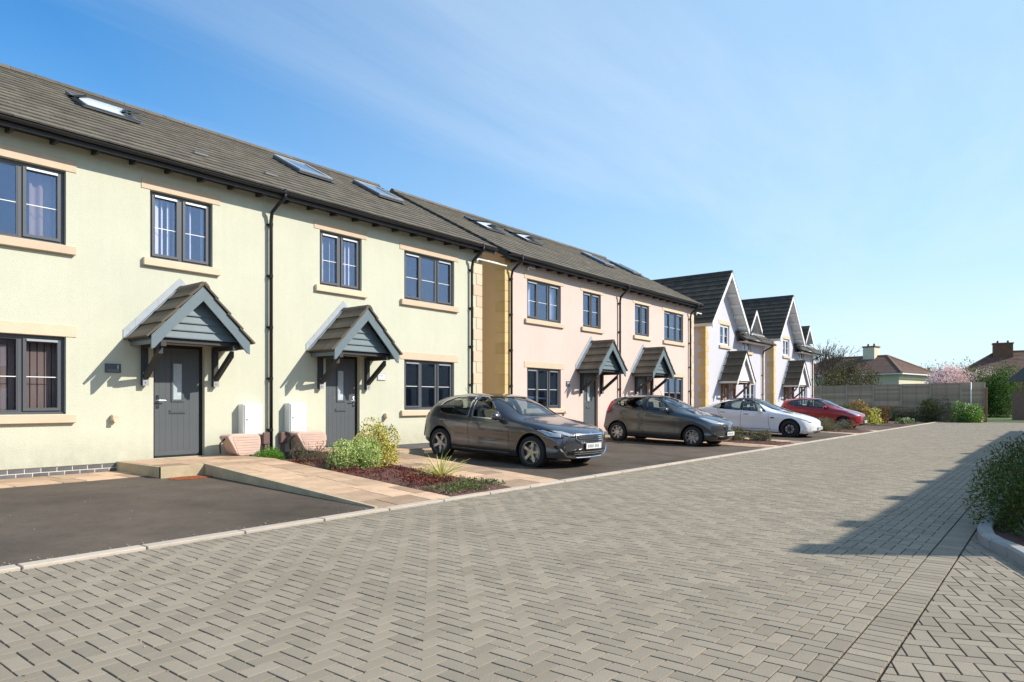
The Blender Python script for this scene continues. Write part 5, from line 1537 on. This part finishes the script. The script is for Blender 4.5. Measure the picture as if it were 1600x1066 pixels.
import copy
hatchD = copy.deepcopy(hatchB); hatchD['paint'] = 'car_red'; hatchD['spokes'] = 10; hatchD['handles'] = [(a, b, 'car_red') for a, b, _ in hatchB['handles']]; hatchD['mirror_m'] = 'car_red'
build_car(hatchD, 'parked_car', 'deep red hatchback, furthest of the parked cars', 'car_red', 36.2, 7.3, .035, .12, detB)

# ------------------------------------------------------------------ planting
def leaves(mb, pts, size, rr, asp=.5, up=.3, droop=0.0):
    for p, nrm in pts:
        s = size*rr.uniform(.6, 1.3)
        d = Vector((rr.gauss(0,1), rr.gauss(0,1), rr.gauss(0,1)+up)).normalized()
        d = (d+nrm*.9).normalized()
        w = d.cross(Vector((rr.gauss(0,1), rr.gauss(0,1), rr.gauss(0,1)))).normalized()
        n2 = d.cross(w)
        a = p; b = p+d*s*.5+w*s*asp*.5; c = p+d*s; e = p+d*s*.5-w*s*asp*.5; mid = p+d*s*.5-n2*s*.08
        base = len(mb.v); mb.v += [tuple(a), tuple(b), tuple(c), tuple(e), tuple(mid)]
        for f in ((0,1,4),(1,2,4),(2,3,4),(3,0,4)): mb.f.append(tuple(base+i for i in f)); mb.m.append(0)
def lump(rr, rx, ry, rz, n, lumps=9, shell=.55, dense=False):
    """points through a bumpy crown made of many small lobes"""
    cs = []
    for _ in range(lumps):
        a = rr.uniform(0, 2*math.pi); r_ = math.sqrt(rr.random())*.68; h = rr.uniform(-.1, .78)
        if dense: h *= 1-.75*r_
        cs.append((Vector((rx*r_*math.cos(a), ry*r_*math.sin(a), rz*h)), rr.uniform(.34, .50) if dense else rr.uniform(.30, .52)))
    if dense:
        for a in range(9): cs.append((Vector((rx*.55*math.cos(a*.7), ry*.55*math.sin(a*.7), rz*.22)), .48))
    out = []
    while len(out) < n:
        c, k = rr.choice(cs)
        d = Vector((rr.gauss(0,1), rr.gauss(0,1), rr.gauss(0,1))).normalized()
        rad = rr.uniform(shell, 1.0)**.6
        p = c+Vector((d.x*rx*k*rad, d.y*ry*k*rad, d.z*rz*k*rad))
        if p.z < .0: p.z = rr.uniform(0, .06)
        out.append((p, (d+Vector((0,0,.2))).normalized()))
    return out
def shrub(name, label, cat, x, y, z, rx, ry, rz, n, size, lm, seed, second=None, frac=.3, asp=.5, lumps=10, stems=True, group=None, dense=False):
    rt = thing(name, label, cat, (x, y, z), group=group); rr = random.Random(seed)
    pts = lump(rr, rx, ry, rz, n, lumps, dense=dense)
    k = int(n*frac) if second else 0
    a = MB(); leaves(a, pts[k:], size, rr, asp); mo('foliage', a, L[lm], rt)
    if second: b = MB(); leaves(b, pts[:k], size, rr, asp); mo('foliage', b, L[second], rt)
    if stems:
        s = MB()
        for _ in range(14):
            p, _n = rr.choice(pts); s.tube([(p.x*.15, p.y*.15, 0), (p.x*.5, p.y*.5, p.z*.5), tuple(p)], [.012,.008,.004], 4)
        mo('stems', s, M['bark'], rt)
    return rt
Zb = lambda y: gz(y)+.03
shrub('round_shrub', 'small clipped bright green ball beside the landing and downpipe', 'shrub', 7.24, 11.75, .22, .30, .28, .30, 4500, .03, 'bright', 1, lumps=18, dense=True, stems=False)
shrub('heather_bush', 'twiggy brown heather in front of the brown meter box', 'shrub', 7.80, 11.2, Zb(11), .42, .36, .42, 2600, .035, 'brown', 2, 'sage', .35, asp=.25)
shrub('heather_bush', 'low brown heather clump between the box and the light green shrub', 'shrub', 7.75, 10.55, Zb(10.5), .34, .30, .24, 1500, .03, 'brown', 3, 'red', .25, asp=.3)
shrub('variegated_shrub', 'light green variegated shrub, lower of the pair in the front bed', 'shrub', 7.68, 9.75, Zb(9.8), .52, .46, .50, 11000, .036, 'lime', 4, 'bright', .3, lumps=16)
shrub('variegated_shrub', 'taller yellow and green variegated shrub by the graphite car', 'shrub', 8.38, 10.0, Zb(9.7), .54, .50, .76, 12000, .040, 'yellow', 5, 'green', .3, lumps=18)
# striped spiky plant with each blade a part
rt = thing('spiky_plant', 'yellow striped spiky plant at the front of the bed', 'plant', (8.02, 7.95, Zb(7.9))); rr = random.Random(11)
for k in range(70):
    an = rr.uniform(0, 2*math.pi); el = R(rr.choice((rr.uniform(15,50), rr.uniform(45,88)))); Ln = rr.uniform(.34, .60); w = rr.uniform(.010, .017)
    d = Vector((math.cos(an)*math.cos(el), math.sin(an)*math.cos(el), math.sin(el))); sd = Vector((-math.sin(an), math.cos(an), 0))
    m = MB(); bend = rr.uniform(.03, .16); ps = []
    for i in range(6):
        t_ = i/5; p = d*Ln*t_+Vector((math.cos(an), math.sin(an), 0))*bend*t_*t_-Vector((0,0,bend*.6*t_*t_)); ww = w*(1-t_**2*.95)
        ps.append((p-sd*ww, p+Vector((0,0,-.004)), p+sd*ww))
    for p in ps: m.v += [tuple(q) for q in p]
    for i in range(5):
        for j in (0, 1): a = i*3+j; m.f.append((a, a+1, a+4, a+3)); m.m.append(0)
    mo('leaf', m, L['yucca' if rr.random() < .75 else 'bright'], rt)
# red ground cover and litter in the bed
def cover(name, x0, x1, y0, y1, n, size, lm, seed, h=.07, base=.05):
    rr = random.Random(seed); m = MB(); pts = []
    blobs = [(rr.uniform(x0, x1), rr.uniform(y0, y1), rr.uniform(.12, .3)) for _ in range(int((x1-x0)*(y1-y0)*9)+3)]
    for _ in range(n):
        bx, by, br = rr.choice(blobs); x = min(x1, max(x0, rr.gauss(bx, br*.5))); y = min(y1, max(y0, rr.gauss(by, br*.5)))
        pts.append((Vector((x, y, gz(y)+base*.6+rr.uniform(0, h))), Vector((0,0,.5))))
    leaves(m, pts, size, rr, .6); return mo(name, m, L[lm], kind='stuff')
cover('red_ground_cover', 7.1, 8.2, 7.5, 9.6, 2600, .035, 'red', 21, .10)
cover('red_ground_cover', 7.2, 8.2, 9.8, 11.2, 1200, .04, 'red', 22)
cover('green_ground_cover', 7.05, 8.25, 6.75, 7.4, 700, .035, 'green', 23, .05)
cover('green_ground_cover', 7.9, 8.28, 6.8, 8.6, 700, .035, 'sage', 24, .06)
cover('leaf_litter', 7.0, 8.28, 6.72, 9.4, 2200, .03, 'brown', 25, .01)
cover('leaf_litter', 7.0, 8.28, 6.72, 9.4, 300, .02, 'whitefl', 26, .01)
cover('green_ground_cover', 6.98, 7.4, 9.6, 11.6, 500, .035, 'bright', 27, .05)
# beds further along
def low_bushes():
    spec = [(21.75,9.4,.62,.62,.46,'sage','brown','grey green hebe in the pink houses\' bed, behind the other two'),(22.1,8.5,.66,.6,.44,'sage','olive','grey green hebe in the middle of the pink houses\' bed'),(22.5,7.75,.5,.45,.32,'sage','brown','lowest grey green hebe, nearest the kerb by the white saloon'),
            (32.6,8.2,.8,.75,.52,'sage','brown','grey green bush beside the nose of the white saloon'),(33.6,8.3,.85,.7,.50,'sage','olive','grey green bush in the middle of the gabled house bed'),(34.5,8.0,.7,.6,.42,'sage','brown','grey green bush before the red car')]
    for k, (x, y, rx, ry, rz, a, b, lab) in enumerate(spec):
        shrub('hebe_bush', lab, 'shrub', x, y, Zb(y), rx, ry, rz, 2400, .06, a, 40+k, b, .4, asp=.35, group='low hebe bushes in the beds')
    spec = [(42.6,9.3,.9,.9,1.0,'green','dark','dark green bush left of the copper one',.0),(43.5,9.2,.95,.9,1.45,'orange','green','copper red photinia standing above its neighbours',.3),(43.2,8.3,.75,.7,.85,'yellow','bright','lime yellow bush in front of the copper one',.6),
            (44.6,9.0,.5,.5,1.15,'olive','yellow','slim olive conifer beside the copper shrub',.3),(46.6,8.4,.7,.6,.95,'olive','orange','low olive shrub with coppery tips near the kerb end',.3)]
    for k, (x, y, rx, ry, rz, a, b, lab, fr) in enumerate(spec):
        shrub('garden_shrub', lab, 'shrub', x, y, .1, rx, ry, rz, 2600, .10, a, 60+k, b, .35, group='shrubs at the far end of the row')
    for k, (x, y, lab) in enumerate(((46.0,7.3,'cream flowering clump nearest the copper shrub'),(48.8,7.4,'cream flowering clump nearest the fence'))):
        shrub('flower_clump', lab, 'flowers', x, y, .05, .7, .45, .32, 900, .09, 'green', 70+k, 'whitefl', .18, stems=False)
low_bushes()
shrub('garden_shrub', 'dark leafless looking shrub against the fence', 'shrub', 55.3, 6.9, 0, 1.0, 1.0, 1.45, 3500, .10, 'dark', 80, 'brown', .3)
shrub('rhododendron', 'sunlit glossy shrub with pale flowers at the fence end', 'shrub', 55.2, 4.8, 0, .95, 1.05, 1.15, 4500, .12, 'bright', 81, 'whitefl', .12, lumps=14)
shrub('garden_shrub', 'low dark ivy mound at the foot of the fence', 'shrub', 55.6, 9.0, 0, .8, 2.0, .8, 2200, .09, 'dark', 82, 'brown', .3)

# raised kerbed bed at the near right
pts = [(40,.66),(20,.66),(9.2,.66),(8.35,.655),(7.9,.60),(7.62,.50),(7.35,.36),(6.9,.20),(6.2,-.06),(5.0,-.50),(3.6,-1.02)]
kb = thing('bed_kerb', '', ''); del kb['label']; del kb['category']; kb['kind'] = 'structure'
def offs(p, q, w):
    d = (Vector(q)-Vector(p)).normalized(); return Vector((d.y, -d.x))*w
path = []
for a, b in zip(pts, pts[1:]):
    n = max(1, int(round((Vector(b)-Vector(a)).length/.9)))
    for i in range(n): path.append(Vector(a).lerp(Vector(b), i/n))
path.append(Vector(pts[-1]))
nrm = []
for i, p in enumerate(path):
    d = (path[min(i+1, len(path)-1)]-path[max(i-1, 0)]).normalized(); nrm.append(Vector((-d.y, d.x)))   # towards the bed
for i in range(len(path)-1):
    a, b = path[i], path[i+1]; na, nb = nrm[i], nrm[i+1]; t_ = (b-a).normalized()*.004
    m = MB(); q = []
    c0 = (a+b)/2
    for (o, z) in ((0,-.05),(0,.085),(.022,.105),(.115,.105),(.125,.095),(.125,-.05)):
        q.append((a.x+na.x*o+t_.x-c0.x, a.y+na.y*o+t_.y-c0.y, z)); q.append((b.x+nb.x*o-t_.x-c0.x, b.y+nb.y*o-t_.y-c0.y, z))
    fs = [(2*k, 2*k+2, 2*k+3, 2*k+1) for k in range(5)]+[(10,0,1,11), tuple(2*k for k in range(6)), tuple(2*k+1 for k in reversed(range(6)))]
    m.add(q, fs); ob('kerb_stone', fixm(m.mesh('kerb_stone', M['kerb_g'])), kb, (c0.x, c0.y, 0))
bd = MB(); inner = [(p+n_*.1) for p, n_ in zip(path, nrm)]
poly = [(p.x, p.y) for p in inner]+[(3.6,-4.4),(40,-4.4)]
bd.v = [(x, y, .05) for x, y in poly]; bd.f = [tuple(range(len(poly)))]; bd.m = [0]
o_ = mo('raised_bed', bd, M['soil'], kind='structure')
bm_ = bmesh.new(); bm_.from_mesh(o_.data); bmesh.ops.triangulate(bm_, faces=bm_.faces)
for f in bm_.faces:
    f.normal_update()
bmesh.ops.recalc_face_normals(bm_, faces=bm_.faces)
bm_.to_mesh(o_.data); bm_.free()
shrub('spirea_shrub', 'olive green arching shrub overhanging the corner of the kerbed bed', 'shrub', 9.05, -.06, .05, 1.0, .88, 1.02, 42000, .036, 'olive', 90, 'green', .45, asp=.4, lumps=26, stems=False, dense=True)
shrub('spirea_shrub', 'larger dark shrub just behind the arching one in the kerbed bed', 'shrub', 10.6, -.15, .05, 1.0, .9, 1.2, 24000, .042, 'dark', 91, 'olive', .5, asp=.4, lumps=22, stems=False, dense=True)
shrub('spirea_shrub', 'third dark shrub further along the kerbed bed', 'shrub', 12.0, -.35, .05, .9, .85, 1.0, 6000, .06, 'olive', 92, 'dark', .5, asp=.4, lumps=16, stems=False, dense=True)
rt = thing('iris_clump', 'strappy green leaves by the corner kerb, beneath the arching shrub', 'plant', (8.0, .22, .05)); rr = random.Random(12)
for k in range(26):
    an = rr.uniform(0, 2*math.pi); Ln = rr.uniform(.2, .38); m = MB(); el = R(rr.uniform(35, 80))
    d = Vector((math.cos(an)*math.cos(el), math.sin(an)*math.cos(el), math.sin(el))); sd = Vector((-math.sin(an), math.cos(an), 0))
    for i in range(5):
        t_ = i/4; p = d*Ln*t_-Vector((0,0,.1*t_*t_)); ww = .009*(1-t_*.9); m.v += [tuple(p-sd*ww), tuple(p+sd*ww)]
    for i in range(4): m.f.append((2*i, 2*i+1, 2*i+3, 2*i+2)); m.m.append(0)
    mo('leaf', m, L['sage'], rt)

# ------------------------------------------------------------------ loose things by the doors
def trough(x, y, z, label, rz):
    rt = thing('ribbed_trough', label, 'trough', (x, y, z), rz, group='pink ribbed troughs lying by the doors')
    prof = [(-.36,.36),(-.30,.40),(-.22,.41),(.26,.41),(.34,.36),(.36,.24),(.33,.06),(.24,0),(-.10,0),(-.17,.04),(-.26,.20)]
    m = MB(); m.prism([(a, 0, b) for a, b in roundpoly(prof, .04)], (0,.30,0)); me = bev(m.mesh('shell', M['pinkc']), .012); ob('shell', me, rt)
    for k in range(7):
        m = MB(); zz = .045+k*.05; m.box(-.14-.02*k if k < 5 else -.24, .31, -.008, -.0005, zz, zz+.026); mo('rib', m, M['pinkc'], rt)
    m = MB(); m.tube([(-.34,.12,.33),(-.44,.12,.24),(-.43,.12,.05)], .016, 6); mo('hose_end', m, M['blackp'], rt, smooth=True)
trough(6.98, 12.15, LZ+.002, 'pink ribbed trough beside the number 1 door', R(4))
trough(8.52, 12.2, LZ+.002, 'pink ribbed trough half hidden by heather at the second door', R(-3))
m = MB(); rr = random.Random(31)
for _ in range(2600):
    a = rr.uniform(0, 2*math.pi); q = math.sqrt(rr.random()); x = 5.27+.32*q*math.cos(a)+rr.uniform(-.03,.03); y = 10.78+.17*q*math.sin(a); s = rr.uniform(.006, .014); z = gz(y)+.004+rr.uniform(0,.010)*(1-q)
    m.obox((x, y, z), (s,s*.3,0), (-s*.3,s,0), (0,0,s*.6))
tag(mo('rust_chippings', m, M['rust'], kind='stuff'), 'patch of rust red chippings below the door landing', 'chippings')
m = MB()
for _ in range(240):
    x = rr.uniform(1.5, 9); y = rr.uniform(1.2, 6.4) if rr.random() < .75 else rr.uniform(6.8, 10.5); s = rr.uniform(.002, .006)
    z = gz(y)+.004 if y > 6.6 else .0015
    m.obox((x, y, z), (s*1.5,s*.3,0), (-s*.3,s,0), (0,0,s*.6))
for _ in range(900):
    x = rr.uniform(1.5, 16); k_ = rr.random(); y = rr.gauss(6.50, .03) if k_ < .6 else rr.gauss(6.73, .04); s = rr.uniform(.002, .007)
    if not (6.36 < y < 6.53 or 6.69 < y < 6.9): continue
    z = gz(y)+.004 if y > 6.6 else .0015
    m.obox((x, y, z), (s*1.5,s*.5,0), (-s*.4,s,0), (0,0,s*.5))
mo('grit', m, M['kerb'], kind='stuff')
m = MB()
for _ in range(260):
    x = rr.uniform(1.0, 18); k_ = rr.random(); y = rr.gauss(6.47, .05) if k_ < .5 else (rr.uniform(1, 6.4) if k_ < .8 else rr.uniform(6.8, 9)); s = rr.uniform(.008, .022)
    if 6.53 <= y <= 6.69: continue
    z = gz(y)+.006 if y > 6.6 else .003; a = rr.uniform(0, 6.3)
    m.obox((x, y, z), (s*math.cos(a), s*math.sin(a), rr.uniform(0,.004)), (-s*.4*math.sin(a), s*.4*math.cos(a), 0), (0,0,.0015))
mo('leaf_litter', m, L['brown'], kind='stuff')

# ------------------------------------------------------------------ trees
def bare_tree(name, label, cat, x, y, h, spread, seed, lv=5, leaf=None, nleaf=0, lsize=.1, trunk=.16, start=.15, group=None, fine=.012):
    rt = thing(name, label, cat, (x, y, 0), group=group); rr = random.Random(seed)
    tr = MB(); tw = MB(); tips = []
    def grow(p, d, l, r_, k):
        n = 3; pts_ = [p]; q = p.copy(); dd = d.copy()
        for i in range(n):
            dd = (dd+Vector((rr.gauss(0,.13), rr.gauss(0,.13), rr.gauss(.05,.1)))).normalized(); q = q+dd*l/n; pts_.append(q.copy())
        (tr if k < 2 else tw).tube(pts_, [r_, r_*.9, r_*.8, r_*.68], 6 if k < 2 else 4, cap=False)
        if k >= lv: tips.append((q, dd)); return
        if k >= lv-2: tips.append((pts_[2], dd))
        for _ in range(rr.choice((2, 3, 3)) if k > 0 else rr.choice((4, 5, 6))):
            ax = Vector((rr.gauss(0,1), rr.gauss(0,1), rr.gauss(0,.4))).normalized()
            nd = (dd*.85+ax*spread*rr.uniform(.5,1.1)+Vector((0,0,.16))).normalized()
            grow(pts_[-1 if rr.random() < .6 else -2], nd, l*rr.uniform(.62,.86), max(fine, r_*rr.uniform(.5,.64)), k+1)
    grow(Vector((0,0,0)), Vector((0,0,1)), h*.27, trunk, 0)
    mo('trunk', tr, M['bark'], rt, smooth=True); mo('crown', tw, M['bark'], rt)
    if leaf:
        m = MB(); pts = []
        for _ in range(nleaf):
            p, d = rr.choice(tips); pts.append((p+Vector((rr.gauss(0,1), rr.gauss(0,1), rr.gauss(0,1)))*lsize*2.0, d))
        leaves(m, pts, lsize, rr, .6); mo('foliage', m, L[leaf], rt)
    return rt
def T(name, label, u, Z, h, **k):
    x, y = at(u, Z); return bare_tree(name, label, 'tree', x, y, h, **k)
T('bare_tree', 'tall bare tree with upright crown behind the last gabled house', 1302, 66, 8.0, spread=.5, seed=3, lv=6, leaf='olive', nleaf=500, lsize=.12, fine=.014)
T('bare_tree', 'thin bare tree glimpsed beside the last gable', 1284, 72, 7.4, spread=.6, seed=5, lv=5, fine=.022)
T('bare_tree', 'broad bushy tree beside the cream bungalow chimney', 1335, 63, 5.6, spread=.7, seed=7, lv=6, leaf='olive', nleaf=1500, lsize=.13, fine=.016)
T('bare_tree', 'bare orchard tree between the bungalow and the magnolia', 1440, 88, 6.2, spread=.7, seed=8, lv=5, fine=.03)
T('bare_tree', 'small grey tree right of the orchard tree', 1466, 92, 6.6, spread=.35, seed=18, lv=5, fine=.03, leaf='sage', nleaf=900, lsize=.2)
T('magnolia_tree', 'pink blossoming magnolia above the fence', 1478, 61, 5.2, spread=.75, seed=9, lv=6, leaf='blossom', nleaf=9000, lsize=.15, fine=.015)
T('magnolia_tree', 'smaller pink blossoming tree beside the hedge', 1505, 63, 4.6, spread=.7, seed=10, lv=5, leaf='blossom', nleaf=3500, lsize=.14, fine=.015)
x, y = at(1345, 60)
shrub('garden_hedge', 'rusty brown hedge showing over the left of the fence', 'hedge', x, y, 1.4, 3.4, 1.6, 2.6, 6500, .16, 'brown', 101, 'olive', .5, lumps=20)
x, y = at(1300, 61)
shrub('garden_hedge', 'olive green hedge behind the fence beneath the bare trees', 'hedge', x, y, 1.2, 2.6, 1.6, 3.4, 5500, .16, 'olive', 102, 'brown', .4, lumps=18)
x, y = at(1521, 62)
shrub('evergreen_hedge', 'dark green hedge just behind the end of the fence', 'hedge', x, y, .4, 1.9, 2.2, 4.0, 9000, .14, 'green', 103, 'dark', .4, lumps=20)
x, y = at(1562, 60)
shrub('evergreen_hedge', 'tall green hedge arching over the gap right of the fence', 'hedge', x, y, .0, 1.7, 1.9, 4.2, 15000, .14, 'dark', 104, 'bright', .35, lumps=26)
x, y = at(1590, 66)
shrub('garden_shrub', 'pinkish brown shrub over the garden wall', 'shrub', x, y, 1.2, 2.0, 2.2, 2.4, 4500, .16, 'brown', 105, 'red', .2, lumps=16)
# gable end with a diamond plate peeping in at the far right
x, y = at(1634, 50)
rt = thing('garden_shed', 'dark roofed shed with white diamond plate by the hedge', 'shed', (x, y, 0), HEAD-R(90))
mo('wall', B(-1.0, 1.0, 0, 2, 0, 2.2), M['redbrick'], rt)
m = MB(); m.prism([(-1.35,-.2,2.95),(0,-.2,4.0),(1.35,-.2,2.95)], (0,2.4,0)); mo('roof', m, M['tile_d'], rt)
m = MB(); m.prism([(-1.5,-.30,3.45),(-1.15,-.30,3.15),(-.80,-.30,3.45),(-1.15,-.30,3.75)], (0,.05,0)); mo('diamond_plate', m, M['lead'], rt)
